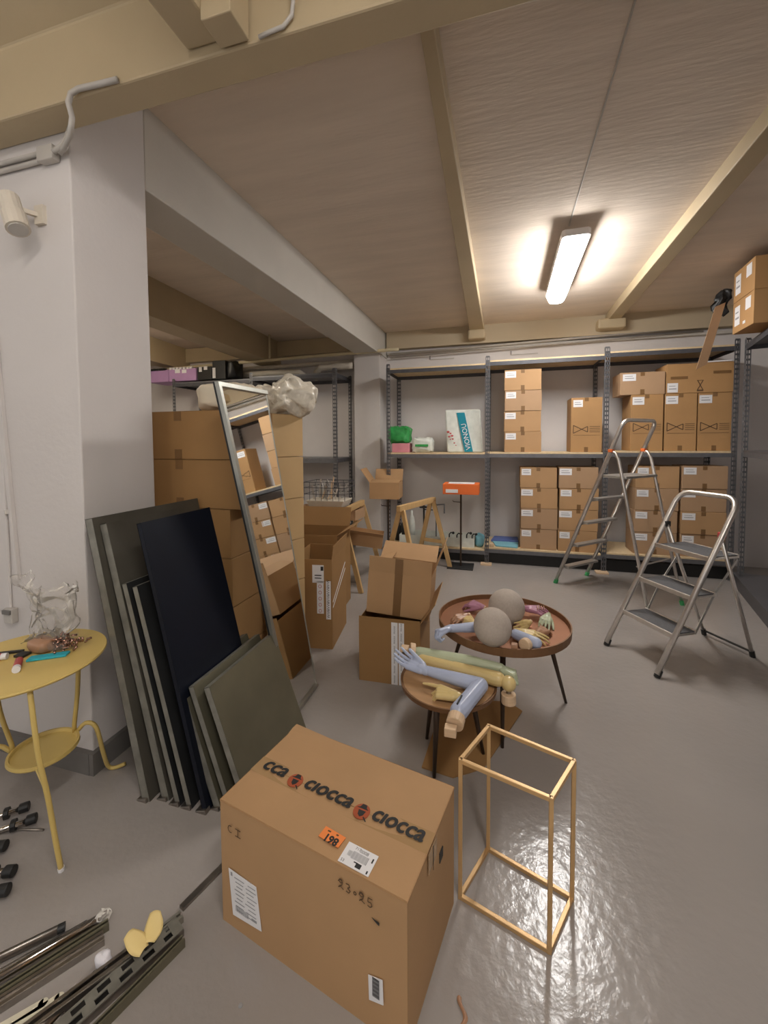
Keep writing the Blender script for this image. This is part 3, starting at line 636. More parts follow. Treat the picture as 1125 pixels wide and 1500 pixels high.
for x in (-.152, .098):
    e = MB().prism([(x+.026*math.cos(q*PI/10), seam-.004+.026*math.sin(q*PI/10)) for q in range(20)], BH+.0004, BH+.0014).build('emblem', 'emblem', big, world=False)
    b = MB()
    b.prism([(x-.020, seam+.004), (x+.018, seam+.006), (x+.010, seam+.010), (x+.006, seam+.020), (x-.008, seam+.020), (x-.011, seam+.009)], BH+.0014, BH+.0018)
    b.prism([(x-.011, seam-.001), (x+.012, seam+.000), (x+.010, seam-.014), (x+.002, seam-.022), (x-.007, seam-.016)], BH+.0014, BH+.0018)
    b.prism([(x+.012, seam-.020), (x+.026, seam-.030), (x+.028, seam-.028), (x+.015, seam-.017)], BH+.0014, BH+.0018)
    b.build('emblem_figure', 'ink', e, world=False)
# orange sticker 861 (upside down) and address label on the top
b = MB().prism([(.028, -.146), (.096, -.150), (.100, -.116), (.030, -.112)], BH-.0006, BH+.0006); e = b.build('orange_sticker', 'orange_st', big, world=False)
MB().text('861', .030, frame((.066, -.139, BH+.0009), (-1, 0.02, 0), (0, -1, 0)), bold=.0012).build('number', 'ink', e, world=False)
MB().box((.048, -.121, BH+.0008), (.010, .004, .0004)).box((.075, -.121, BH+.0008), (.007, .004, .0004)).build('print', 'inkb', e, world=False)
e = MB().box((.160, -.150, BH+.0002), (.092, .058, .0012)).build('address_label', 'paper', big, world=False)
b = MB(); zz = BH+.0010
for i in range(18): b.box((.128+i*.0034, -.148, zz), (.0022 if i % 3 else .0012, .020 if i > 3 else .014, .0004))
b.build('barcode', 'inkg', e, world=False)
b = MB(); b.text('0008', .013, frame((.168, -.131, zz), (1, 0, 0), (0, 1, 0))); b.text('717', .011, frame((.148, -.129, zz), (1, 0, 0), (0, 1, 0)))
b.text('53', .011, frame((.124, -.172, zz), (1, 0, 0), (0, 1, 0))); b.box((.170, -.168, zz), (.016, .012, .0004)).box((.160, -.163, zz), (.012, .003, .0004)).box((.198, -.140, zz), (.004, .012, .0004)).box((.198, -.172, zz), (.004, .008, .0004))
b.build('print', 'ink', e, world=False)
# marks on the front face
def fr(x, z, u=(1, 0, 0), v=(0, 0, 1), d=.0075): return frame((x, -BD/2-d, z), u, v)
e = MB().prism([(-.281, .193), (-.266, .050), (-.150, .060), (-.168, .188)], 0, .0012, frame((0, -BD/2-.0048, 0), (1, 0, 0), (0, 0, 1))).build('shipping_label', 'paper', big, world=False)
b = MB(); F0 = frame((0, -BD/2-.0066, 0), (1, 0, 0), (0, 0, 1))
b.box((-.268, .181, 0), (.007, .011, .0006), F0)
for i in range(9): b.box((-.186-.012*(i % 3)*.3, .176-.0125*i, 0), (.030+.01*(i % 2), .0022, .0006), F0); b.box((-.236, .176-.0125*i, 0), (.040-.008*(i % 3), .0024, .0006), F0)
for i in range(13): b.box((-.252+i*.0042, .079, 0), (.0022 if i % 2 else .0014, .017, .0006), F0)
b.box((-.178, .078, 0), (.020, .007, .0006), F0)
b.build('print', 'inkg', e, world=False)
e = MB().prism([(.211, .150), (.213, .084), (.254, .095), (.252, .160)], 0, .0012, frame((0, -BD/2-.0052, 0), (1, 0, 0), (0, 0, 1))).build('barcode_label', 'paper', big, world=False)
b = MB()
for i in range(15): b.box((.233, .103+i*.0035, 0), (.020, .002 if i % 3 else .001, .0006), frame((0, -BD/2-.0068, 0), (1, 0, 0), (0, 0, 1)))
b.build('print', 'ink', e, world=False)
def scribble(strokes, w=.0022):
    b = MB()
    for st in strokes:
        for p, q in zip(st[:-1], st[1:]): b.bar((p[0], -BD/2-.0052, p[1]), (q[0], -BD/2-.0052, q[1]), w, .0006, (0, 1, 0))
    return b
cx, cz = -.262, .322
st = [[(cx+.010*math.cos(a)-.008, cz+.011*math.sin(a)) for a in [math.radians(d) for d in (60, 100, 140, 180, 220, 260, 300)]],
      [(cx+.012, cz+.010), (cx+.034, cz+.010)], [(cx+.023, cz+.010), (cx+.023, cz-.012)], [(cx+.012, cz-.012), (cx+.034, cz-.012)]]
scribble(st).build('handwriting', 'inkb', big, world=False)
def two(x, z, s=1): return [(x-.008*s, z+.006*s), (x-.002*s, z+.013*s), (x+.006*s, z+.009*s), (x+.004*s, z+.0*s), (x-.007*s, z-.010*s), (x-.002*s, z-.005*s), (x+.009*s, z-.011*s)]
def three(x, z): return [(x-.006, z+.011), (x+.003, z+.012), (x+.006, z+.006), (x-.001, z+.001), (x+.007, z-.004), (x+.003, z-.011), (x-.006, z-.009)]
def five(x, z): return [(x+.008, z+.012), (x-.004, z+.012), (x-.005, z+.001), (x+.004, z+.002), (x+.007, z-.006), (x+.001, z-.011), (x-.006, z-.009)]
def ring(x, z, r): return [(x+r*math.cos(a*PI/4), z+r*math.sin(a*PI/4)) for a in range(9)]
scribble([two(.130, .349), ring(.130, .358, .005), three(.152, .348), ring(.173, .346, .004), two(.193, .344), ring(.192, .353, .006), five(.216, .343)]).build('handwriting', 'inkb', big, world=False)
MB().prism([(.222, .308), (.243, .304), (.243, .297), (.236, .299)], 0, .001, frame((0, -BD/2-.0045, 0), (1, 0, 0), (0, 0, 1))).build('tear', 'ink', big, world=False)
MB().box((BW/2+.0042, .05, .295), (.003, .028, .03)).build('hand_hole', 'ink', big, world=False, bevel=.001)

# ------------------------------------------------------------ gold frame
t = thing('metal_cuboid_stand', 'thin gold metal cuboid frame standing open on the floor', 'display frame', (.06, 1.35, 0))
c4 = [(-.115, 1.303), (-.031, 1.490), (.237, 1.394), (.150, 1.226)]; r_ = .0065; H_ = .475
for i, (x, y) in enumerate(c4):
    MB().box((x, y, H_/2), (.013, .013, H_)).build('post', 'gold', t, bevel=.0015)
for z in (.0065, H_-.0065):
    for i in range(4):
        p, q = c4[i], c4[(i+1) % 4]; MB().bar((p[0], p[1], z), (q[0], q[1], z), .013, .013).build('rail', 'gold', t, bevel=.0015)

# ------------------------------------------------------------ metal trays leaning on the pier
def tray(x0, x1, y0, y1, h, th, label, face='tray', edge='trayedge', back='traydark', name='metal_shelf_tray', feet=True):
    """leaning tray: foot x0 at floor, x1 at height h; face sheet on the +x side"""
    t = thing(name, label, 'metal tray', (x0, (y0+y1)/2, 0), 0, 'metal trays leaning on the pier')
    L_ = math.hypot(h, x1-x0); u = Vector((x1-x0, 0, h)).normalized(); n = Vector((u.z, 0, -u.x))
    X = frame((x0, y0, 0), (0, 1, 0), u)          # x along y, y along the slope, z = normal
    s_ = 1 if (X.to_3x3() @ Vector((0, 0, 1))).x > 0 else -1
    w = y1-y0; z_ = -th*s_/2
    MB().box((w/2, L_/2, 0), (w, L_, .002), X).build('face_sheet', face, t)
    MB().box((.001, L_/2, z_), (.002, L_, th), X).build('end_flange', edge, t)
    MB().box((w-.001, L_/2, z_), (.002, L_, th), X).build('end_flange', edge, t)
    MB().box((w/2, L_-.001, z_), (w, .002, th), X).build('top_flange', edge, t)
    MB().box((w/2, .001, z_), (w, .002, th), X).build('bottom_flange', back, t)
    MB().box((.012, L_/2, -th*s_+.001*s_), (.024, L_, .002), X).box((w/2, L_-.012, -th*s_+.001*s_), (w, .024, .002), X).build('return_lip', edge, t)
    MB().box((w/2, L_/2, -.004*s_), (w-.02, L_-.02, .001), X).build('inner_face', back, t)
    if feet: MB().box((.004, .008, z_-.012*s_), (.03, .02, .05), X).build('corner_foot', 'steel_d', t, bevel=.003)
    return t
tray(-1.399, -1.655, 1.325, 1.955, 1.185, .040, 'tallest grey metal tray, leftmost against the pier', 'trayshade')
tray(-1.325, -1.610, 1.352, 1.76, 1.160, .038, 'second tall grey metal tray from the pier, with a shaded front', 'trayshade')
tray(-1.262, -1.505, 1.345, 1.52, .912, .026, 'short-topped narrow metal tray left of the dark panel', 'traydark')
tray(-1.205, -1.450, 1.345, 1.52, .905, .026, 'narrow metal tray just behind the dark panel', 'traydark')
bt = tray(-1.131, -1.420, 1.345, 1.763, 1.172, .022, 'smooth black-navy panel leaning between the grey trays', 'navy', 'navy', 'traydark', 'dark_panel')
tray(-1.085, -1.262, 1.372, 1.83, .505, .034, 'first of three low metal trays, just right of the dark panel')
tray(-1.035, -1.212, 1.378, 1.86, .495, .026, 'middle one of the three low metal trays')
tray(-.955, -1.139, 1.385, 1.885, .500, .030, 'rightmost low metal tray with plain grey-green face beside the carton')

# ------------------------------------------------------------ mirror
t = thing('leaning_mirror', 'tall silver framed mirror leaning on the stacked cartons', 'mirror', (-1.07, 2.08, 0))
BL, BR = Vector((-1.075, 1.920, .003)), Vector((-1.081, 2.262, .003)); TL = Vector((-1.314, 1.690, 1.792))
TR = Vector((-1.322, 2.140, 1.800))
ux = (BR-BL).normalized(); uy = (TL-BL).normalized(); nn = ux.cross(uy)
nn = -nn if nn.x < 0 else nn
def barf(p, q, w, m, name, off=0.008): MB().bar(p+nn*off, q+nn*off, w, .022, nn).build(name, m, t, bevel=.002)
MB().hexa([BL, BR, BR+nn*.004, BL+nn*.004], [TL, TR, TR+nn*.004, TL+nn*.004]).build('glass', 'mirror', t)
MB().hexa([BL-nn*.012, BR-nn*.012, BR-nn*.002, BL-nn*.002], [TL-nn*.012, TR-nn*.012, TR-nn*.002, TL-nn*.002]).build('backing', 'traydark', t)
barf(BL+ux*.012, TL+ux*.012, .024, 'silver', 'frame_side'); MB().bar(BR+nn*.003, TR+nn*.003, .005, .008, nn).build('frame_side', 'silver', t)
barf(TL-uy*.012, TR-uy*.012, .024, 'silver', 'frame_top'); barf(BL+uy*.008, BR+uy*.008, .014, 'silver', 'frame_bottom')

# ------------------------------------------------------------ tall carton stacks behind the trays
zn = ['lowest', 'second-lowest', 'third from the floor', 'fourth from the floor', 'fifth from the floor', 'topmost']
for i in range(6):
    o = carton('storage_carton', '%s big plain carton of the stack between pier and mirror' % zn[i], (.655 if i < 4 else .70), .35, .278, ((-1.785 if i < 4 else -1.735)+rnd.uniform(-.004, .004), 2.155, .281*i), rnd.uniform(-.006, .006), 'card3', 'big plain cartons behind the mirror', None, tabs=False)
    for z_ in (.25, .03): MB().box((-.06, -.1757, z_), (.05, .0012, .055)).build('tape', 'tape', o, world=False)
a68 = math.radians(68)
Nn = Vector((-1.39, 2.33, 0)); e1 = Vector((math.cos(a68), math.sin(a68), 0)); e2 = Vector((-e1.y, e1.x, 0))
cc_ = Nn+e1*.125+e2*.2
for i in range(6):
    carton('storage_carton', '%s pale carton of the stack right of the mirror' % zn[i], .25, .40, .278, (cc_.x, cc_.y, .281*i), a68+rnd.uniform(-.01, .01), 'cardp', 'pale cartons right of the mirror', None, tabs=False)
tag(blob((-1.56, 2.16, 1.770), .175, .14, .080, .03, 7, 3, n=22, sq=.5).build('foam_sheet_roll', 'cream', smooth=True, origin=(-1.8, 2.12, 1.69)), 'cream foam sheeting heaped on the stack beside the mirror top', 'packing foam')
tag(blob((-1.42, 2.55, 1.79), .20, .18, .12, .07, 7, 8, n=34, sq=.8).build('plastic_bag', 'bagfilm', smooth=True, origin=(-1.45, 2.55, 1.69)), 'crinkled milky plastic bag on top of the pale cartons right of the mirror', 'bag')

# ------------------------------------------------------------ open cartons in the middle
def open_carton(name, label, sx, sy, sz, X, m, flaps, group=None, th=.004, base=True, cat='carton'):
    """flaps: list of (side, length, angle_deg outward from vertical)"""
    loc = X.translation; t = tag(bpy.data.objects.new(name, None), label, cat, group); COL.objects.link(t); t.empty_display_size = .05
    t.location = loc; t.rotation_euler = X.to_euler(); t.matrix_basis = X
    b = MB(); b.box((0, -sy/2, sz/2), (sx, th, sz)).box((0, sy/2, sz/2), (sx, th, sz)).box((-sx/2, 0, sz/2), (th, sy, sz)).box((sx/2, 0, sz/2), (th, sy, sz)).box((0, 0, th/2), (sx, sy, th))
    b.build('body', m, t, world=False)
    for side, L_, an in flaps:
        q = math.radians(an)
        if side in 'fb':
            s_ = -1 if side == 'f' else 1
            MB().bar((0, s_*sy/2, sz), (0, s_*(sy/2+L_*math.sin(q)), sz+L_*math.cos(q)), sx, th, (0, -s_*math.cos(q), math.sin(q))).build('flap', m, t, world=False)
        else:
            s_ = -1 if side == 'l' else 1
            MB().bar((s_*sx/2, 0, sz), (s_*(sx/2+L_*math.sin(q)), 0, sz+L_*math.cos(q)), sy, th, (-s_*math.cos(q), 0, math.sin(q))).build('flap', m, t, world=False)
    return t
rzc = math.radians(1.5)
Xc = loc2w((-.655, 2.61, 0), rzc)
low = open_carton('taped_carton', 'brown carton with white printed warning tape behind the small round table', .385, .42, .392, Xc, 'card3', [('r', .16, 35), ('f', .02, 4)])
for x_, w_ in ((.035, .040), (.078, .034)): MB().box((x_, -.2128, .196), (w_, .0012, .39)).build('warning_tape', 'paper', low, world=False)
b = MB()
for k, x in ((0, .035), (1, .078)):
    for i in range(6): b.text('FRAGILE', .012, frame((x, -.2138, .035+i*.062+k*.02), (0, 0, 1), (-1, 0, 0)), sx=1.1)
b.build('tape_lettering', 'ink', low, world=False)
Xu = Matrix.Translation((-.63, 2.66, .394)) @ Matrix.Rotation(math.radians(3), 4, 'Z') @ Matrix.Rotation(math.radians(4), 4, 'Y')
upb = open_carton('open_carton', 'open brown carton with dark tape standing on the taped carton', .40, .34, .27, Xu, 'card', [('f', .10, 5), ('r', .20, 18), ('b', .16, 60), ('l', .12, -70)])
b = MB(); b.box((-.005, -.1728, .135), (.05, .0012, .27)).box((-.005, -.1815, .32), (.05, .0012, .098)); b.build('tape', 'tape', upb, world=False)
# tall narrow printed carton beside the stack
Xp = loc2w((-1.335, 2.90, 0), math.radians(8))
pc = open_carton('printed_carton', 'narrow open carton with printed side beside the pale carton stack', .30, .44, .655, Xp, 'card3', [('r', .10, 8)])
b = MB(); b.box((.05, -.2228, .55), (.085, .0012, .13)).box((.065, -.2228, .38), (.05, .0012, .24)).box((.125, -.2228, .36), (.035, .0012, .28)); b.build('printed_panel', 'paper', pc, world=False)
b = MB()
for i in range(5): b.text('WW', .03, frame((.125, -.2238, .26+i*.055), (0, 0, 1), (-1, 0, 0)))
b.box((.08, -.224, .59), (.02, .001, .03)).box((.05, -.224, .54), (.05, .001, .006)).box((.05, -.224, .52), (.05, .001, .006)); b.build('print', 'ink', pc, world=False)
b = MB()
for i in range(5): b.text('O', .035, frame((.065, -.2238, .28+i*.045), (0, 0, 1), (-1, 0, 0)))
b.build('print', 'red', pc, world=False)
b = MB(); pass
for za, zb2 in ((.34, .52), (.30, .47)): MB().bar((.1528, -.20, za), (.1528, .19, zb2), .012, .001, (1, 0, 0)).build('tape', 'paper', pc, world=False)
Xq = loc2w((-1.60, 3.42, 0), math.radians(5))
open_carton('open_carton', 'dark open carton behind the narrow printed carton', .50, .42, .70, Xq, 'card3', [('b', .18, 20), ('r', .16, 60)])
# flat cardboard on the floor
tag(MB().prism([(-.335, 1.80), (-.19, 1.78), (-.06, 1.87), (.13, 2.335), (.06, 2.40), (-.15, 2.36), (-.31, 2.20)], .001, .007).build('flat_cardboard', 'card3', origin=(-.1, 2.1, 0)), 'flattened brown cardboard piece lying on the floor under the small round table', 'cardboard')
# long flat carton across the trestles
Xl = Matrix.Translation((-1.62, 4.02, .47)) @ Matrix.Rotation(math.radians(14), 4, 'Z') @ Matrix.Rotation(math.radians(8), 4, 'Y')
lc = open_carton('long_carton', 'long flat carton with an open end lying across the trestle', .90, .30, .12, Xl, 'card', [('f', .10, 60)])
open_carton('long_carton', 'second long carton propped beneath the white wire basket', .75, .28, .11, Matrix.Translation((-1.85, 4.28, .655)) @ Matrix.Rotation(math.radians(-3), 4, 'Z'), 'card4', [])
# wire basket with metal pieces
t = thing('wire_basket', 'white tray with a dark wire basket rim holding loose metal pieces', 'basket', (-1.83, 4.27, .769))
b = MB(); b.hexa([(-2.02, 4.14, .770), (-1.66, 4.16, .770), (-1.66, 4.40, .770), (-2.02, 4.38, .770)], [(-2.06, 4.11, .86), (-1.62, 4.13, .86), (-1.62, 4.43, .86), (-2.06, 4.41, .86)]); b.build('tray', 'lagging', t, bevel=.01)
b = MB()
for z in (.93, 1.0, 1.06): b.tube([(-2.07, 4.10, z), (-1.60, 4.12, z), (-1.60, 4.44, z), (-2.07, 4.42, z)], .004, 6, closed=True)
for i in range(8):
    u = i/7; b.tube([(-2.07+.47*u, 4.10+.02*u, .86), (-2.07+.47*u, 4.10+.02*u, 1.06)], .003, 5); b.tube([(-2.07+.47*u, 4.42+.02*u, .86), (-2.07+.47*u, 4.42+.02*u, 1.06)], .003, 5)
b.build('wire_rim', 'rack', t)
for i in range(20):
    p = Vector((rnd.uniform(-2.0, -1.68), rnd.uniform(4.16, 4.38), .868)); d = Vector((rnd.uniform(-.4, .4), rnd.uniform(-.2, .2), rnd.uniform(.5, 1))).normalized(); L_ = rnd.uniform(.08, .24)
    tag(MB().bar(p, p+d*L_, .018, .008).build('metal_strip', rnd.choice(['aludull', 'alu', 'wood']), origin=p), 'short loose metal strip standing in the white basket', 'metal strip', 'metal strips in the basket')
# trestles
def trestle(c, rz, w, h, label):
    t = thing('wooden_trestle', label, 'trestle', (c[0], c[1], 0), rz)
    MB().box((0, 0, h-.03), (w, .05, .06)).build('top_bar', 'wood2', t, world=False, bevel=.004)
    for sx in (-1, 1):
        for sy in (-1, 1): MB().bar((sx*(w/2-.06), sy*.02, h-.05), (sx*(w/2-.02), sy*.22, 0.0), .028, .05).build('leg', 'wood2', t, world=False, bevel=.003)
        MB().bar((sx*(w/2-.035), -.14, .30), (sx*(w/2-.035), .14, .30), .02, .04).build('brace', 'wood2', t, world=False)
trestle((-1.546, 4.19), math.radians(92), .83, .815, 'wooden trestle behind the long carton left of the pier')
trestle((-.89, 4.555), math.radians(72), .83, .825, 'wooden trestle standing before the first rack bay')
# pole stands with boxes
def stand(c, h, label, hook=-1):
    t = thing('pole_stand', label, 'stand', (c[0], c[1], 0))
    MB().box((c[0], c[1], .006), (.30, .26, .012)).build('base_plate', 'traydark', t, bevel=.002)
    MB().tube([(c[0], c[1], .01), (c[0], c[1], h-.006)], .011).build('pole', 'darkleg', t)
    MB().box((c[0], c[1], h-.004), (.16, .14, .008)).build('top_plate', 'darkleg', t)
    MB().tube([(c[0], c[1], h-.11), (c[0]+hook*.09, c[1], h-.105), (c[0]+hook*.095, c[1], h-.09)], .005, 6).build('hook', 'darkleg', t)
stand((-.44, 4.93), .885, 'dark pole stand carrying the orange box before the rack')
t = tag(MB().box((-.43, 4.90, .946), (.41, .26, .12)).build('orange_box', 'orange', bevel=.004, origin=(-.43, 4.90, .886)), 'bright orange box balanced on the pole stand', 'box')
MB().box((-.53, 4.768, .925), (.14, .003, .04)).build('paper_label', 'paper', t); MB().box((-.43, 4.90, 1.008), (.30, .18, .003)).build('lid_print', 'paper', t)
stand((-1.34, 4.96), .80, 'dark pole stand carrying a brown carton beside the back pier')
open_carton('open_carton', 'brown carton with raised flap on the pole stand by the back pier', .36, .30, .20, loc2w((-1.36, 4.94, .801), math.radians(4)), 'card', [('l', .20, 35), ('b', .16, 25), ('f', .14, -80)])

# ------------------------------------------------------------ round tables
def round_table(name, label, c, R, h, feet, top_m, rim_m, leg_m, rim_h, R_leg):
    t = thing(name, label, 'table', (c[0], c[1], 0))
    MB().lathe([(0, -.010), (R-.004, -.010), (R-.002, -.004), (R-.006, 0), (0, 0)], (c[0], c[1], h), 48).build('tabletop', top_m, t)
    MB().lathe([(R-.006, -.016), (R+.004, -.016), (R+.006, rim_h), (R-.001, rim_h), (R-.006, 0)], (c[0], c[1], h), 48, caps=False).build('rim', rim_m, t)
    for f in feet:
        d = Vector((f[0]-c[0], f[1]-c[1])).normalized(); p = Vector((c[0]+d.x*R_leg, c[1]+d.y*R_leg, h-.012))
        MB().tube([p, (f[0], f[1], 0)], [.016, .008], 12).build('leg', leg_m, t, smooth=True)
    return t
round_table('small_round_table', 'small brown round table with three dark tapered legs', (-.225, 1.885), .216, .385, [(-.272, 1.765), (-.345, 1.995), (-.065, 1.958)], 'stoolwood', 'rust', 'darkleg', .004, .10)
round_table('tray_table', 'larger round copper tray table with raised rim', (.023, 2.372), .352, .478, [(.022, 2.03), (.375, 2.485), (-.30, 2.60)], 'copper', 'rust', 'darkleg', .026, .24)

# ------------------------------------------------------------ mannequin limbs
def capsules(b, caps, seg=12):
    for p0, r0, p1, r1 in caps:
        p0, p1 = Vector(p0), Vector(p1); d = (p1-p0); L_ = d.length
        if L_ < 1e-5: b.sphere(p0, r0, 6); continue
        d.normalize(); P = []; R = []
        for i in range(5): q = PI/2*(i/4); P.append(p0-d*r0*math.cos(q)); R.append(max(.0004, r0*math.sin(q)))
        for i in range(5): q = PI/2*(i/4); P.append(p1+d*r1*math.sin(q)); R.append(max(.0004, r1*math.cos(q)))
        b.tube(P, R, seg)
def hand_caps(X, s=1.0, curl=(.15, .15, .15, .15), spread=.10, thumb=.6, side=1, point=None):
    """wrist at origin, fingers along +x, palm down (-z), thumb on +y*side. returns capsules"""
    c = []; T = lambda p: X @ (Vector(p)*s)
    add = lambda p, r, q, r2: c.append((T(p), r*s, T(q), r2*s))
    add((-.012, 0, 0), .021, (.02, 0, 0), .021)
    ys = [.030, .010, -.010, -.028]; lens = [(.040, .026, .020), (.044, .030, .021), (.041, .027, .020), (.032, .021, .017)]
    for i, y in enumerate(ys):
        y *= side; kx = .083-.004*abs(i-1); k = (kx, y, .002)
        add((.008, y*.45, 0), .016, k, .0125); 
        if i < 3: add((.02, y*.5, -.003), .013, (kx-.01, (ys[i+1]+ys[i])/2*side, -.001), .012)
        a = 0; p = Vector(k); cu = curl[i]
        sp = spread*(1.5-i)/1.5*side
        for j, l in enumerate(lens[i]):
            a += cu*(1.0 if j else .8)
            d = Vector((math.cos(a)*math.cos(sp), math.cos(a)*math.sin(sp), -math.sin(a)))
            q = p+d*l; r0 = .0088-.0010*j; c.append((T(p), r0*s, T(q), (r0-.0009)*s)); p = q
    th0 = Vector((.018, .022*side, -.004)); 
    a = thumb; d1 = Vector((math.cos(a), math.sin(a)*side, -.25)).normalized(); p1 = th0+d1*.042; d2 = Vector((math.cos(a*.65), math.sin(a*.65)*side, -.35)).normalized(); p2 = p1+d2*.032; p3 = p2+d2*.022
    c += [(T((.0, .008*side, 0)), .014*s, T(th0), .0145*s), (T(th0), .0145*s, T(p1), .0108*s), (T(p1), .0105*s, T(p2), .0095*s), (T(p2), .0095*s, T(p3), .008*s)]
    return c
def solid(name, caps, m, parent, vox=.0035, seg=12, label=None):
    b = MB(); capsules(b, caps, seg)
    o = b.build(name, m, parent, smooth=True, label=label)
    r = o.modifiers.new('remesh', 'REMESH'); r.mode = 'VOXEL'; r.voxel_size = vox; r.use_smooth_shade = True
    s_ = o.modifiers.new('smooth', 'SMOOTH'); s_.iterations = 3; s_.factor = .5
    return o
def hx(w, tip, upv):   # hand matrix: wrist, direction point, back-of-hand direction
    w, tip, upv = Vector(w), Vector(tip), Vector(upv); x = (tip-w).normalized(); z = (upv-x*upv.dot(x)).normalized(); y = z.cross(x)
    return Matrix(((x.x, y.x, z.x, w.x), (x.y, y.y, z.y, w.y), (x.z, y.z, z.z, w.z), (0, 0, 0, 1)))
def cap_joint(parent, c, d, r=.032, h=.035, m='wood'):
    c, d = Vector(c), Vector(d).normalized()
    MB().tube([c, c+d*h], r, 20).build('wooden_joint', m, parent, bevel=.003)
ZS = .385
# pale blue bent arm on the small table, palm up
wr = Vector((-.335, 1.852, .435)); el = Vector((-.075, 1.812, .425)); sh = Vector((-.150, 1.610, .425))
t = thing('mannequin_limb', 'pale blue bent mannequin arm, palm up, across the small round table', 'mannequin arm', (-.15, 1.80, ZS))
solid('arm', [(wr+Vector((.012, 0, 0)), .021, wr.lerp(el, .55), .029), (wr.lerp(el, .55), .029, el, .034), (el, .034, el.lerp(sh, .6), .034), (el.lerp(sh, .6), .034, sh, .036)], 'blue', t)
solid('hand', hand_caps(hx(wr, (-.50, 1.93, .45), (0, .25, -1)), 1.0, (.14, .12, .16, .2), .14, .25, 1), 'blue', t, .0028)
cap_joint(t, sh+Vector((-.004, -.030, -.002)), (-.15, -1, -.25), .034, .038)
MB().box((-.172, 1.520, .405), (.045, .034, .034)).build('joint_block', 'wood', t, bevel=.003)
MB().bar((-.142, 1.66, .462), (-.155, 1.60, .461), .006, .004).build('slot', 'ink', t)
# mint arm behind it
s0 = Vector((-.385, 2.003, .428)); e0 = Vector((-.13, 1.99, .428)); w0 = Vector((.010, 1.975, .428))
t = thing('mannequin_limb', 'pale green straight mannequin arm lying at the back of the small table', 'mannequin arm', (-.2, 2.0, ZS))
solid('arm', [(s0, .034, e0, .032), (e0, .031, w0, .022)], 'mint', t)
solid('hand', hand_caps(hx(w0, (.14, 1.945, .405), (0, .1, 1)), .82, (1.25, 1.3, 1.3, 1.25), .06, .15, -1), 'mint', t, .0028)
cap_joint(t, s0+Vector((-.022, 0, .004)), (-1, -.25, .15), .043, .026)
MB().box((-.452, 1.972, .448), (.038, .045, .048)).build('joint_block', 'wood', t, bevel=.003)
MB().tube([(-.455, 1.950, .448), (-.455, 1.944, .448)], .008).build('bolt', 'steel_d', t)
# yellow arm in the middle
s0 = Vector((.000, 1.885, .424)); e0 = Vector((-.20, 1.925, .424)); w0 = Vector((-.36, 1.957, .424))
t = thing('mannequin_limb', 'pale yellow mannequin arm with round joint between the blue and green arms', 'mannequin arm', (-.2, 1.92, ZS))
solid('arm', [(s0, .033, e0, .030), (e0, .024, e0+Vector((-.012, .002, 0)), .024), (e0+Vector((-.02, .004, 0)), .028, w0, .026)], 'ylw', t)
MB().sphere((.045, 1.868, .420), .033, 10).build('ball_joint', 'ylw', t, smooth=True)
MB().tube([(.045, 1.866, .40), (.045, 1.863, .365)], .010, 10).build('rod', 'steel_d', t)
MB().tube([(.045, 1.863, .378), (.046, 1.862, .335)], .032, 20).build('wooden_joint', 'wood', t, bevel=.003)
# yellow hand lying in front
t = thing('mannequin_hand', 'pale yellow mannequin hand pointing left on the small table', 'mannequin hand', (-.24, 1.74, ZS))
solid('hand', hand_caps(hx((-.175, 1.728, .412), (-.32, 1.752, .408), (0, -.2, 1)), .95, (.05, 1.0, 1.1, 1.1), .06, .5, -1), 'ylw', t, .0028)
MB().tube([(-.165, 1.727, .412), (-.150, 1.725, .412)], .010, 10).build('peg', 'wood', t)
# balls on the tray
tag(MB().sphere((0, 0, 0), .092, 24).build('linen_ball', 'ball', smooth=True), 'beige linen-covered ball at the front edge of the tray table', 'ball').location = (-.028, 2.065, .582)
tag(MB().sphere((0, 0, 0), .098, 24).build('linen_ball', 'ball', smooth=True), 'second beige linen-covered ball, behind the front one on the tray table', 'ball').location = (.042, 2.345, .578)
ZT = .480
t = thing('mannequin_limb', 'pale blue forearm with fist hanging over the left rim of the tray table', 'mannequin arm', (-.2, 2.12, ZT))
wr = Vector((-.245, 2.108, .528)); el = Vector((-.10, 2.17, .526))
solid('arm', [(wr, .020, wr.lerp(el, .5), .024), (wr.lerp(el, .5), .025, el, .028)], 'blue', t)
solid('hand', hand_caps(hx(wr, (-.33, 2.04, .525), (-.3, .4, 1)), (.85), (1.25, 1.3, 1.3, 1.3), .05, .15, 1), 'blue', t, .0028)
t = thing('mannequin_limb', 'pale blue elbow piece with wooden end right of the front ball', 'mannequin arm', (.14, 2.1, ZT))
solid('arm', [((.085, 2.165, .512), .026, (.155, 2.105, .512), .030), ((.155, 2.105, .512), .030, (.178, 2.095, .512), .028)], 'blue', t)
cap_joint(t, (.135, 2.075, .514), (-.45, -.7, 0), .030, .030)
MB().box((.075, 2.045, .506), (.03, .03, .028)).build('joint_block', 'tan', t, bevel=.003)
def tray_hand(w, tip, m, lb, s=.8, curl=(.4, .5, .5, .6), upv=(0, -.3, 1), side=1, extra=()):
    t = thing('mannequin_hand', lb, 'mannequin hand', (w[0], w[1], ZT))
    solid('hand', hand_caps(hx(w, tip, upv), s, curl, .12, .55, side), m, t, .0028)
    MB().tube([w, Vector(w)-(Vector(tip)-Vector(w)).normalized()*.03], .012, 10).build('peg', 'wood' if m != 'mint' else 'mint', t)
    return t
tp = tray_hand((.155, 2.50, .520), (.26, 2.47, .530), 'pink', 'pink striped mannequin hand at the back right of the tray', .85, (.5, .6, .6, .6))
b = MB()
for i in range(4): b.bar((.215+i*.012, 2.445, .545), (.215+i*.012, 2.50, .545), .004, .004)
b.build('stripe', 'tan', tp)
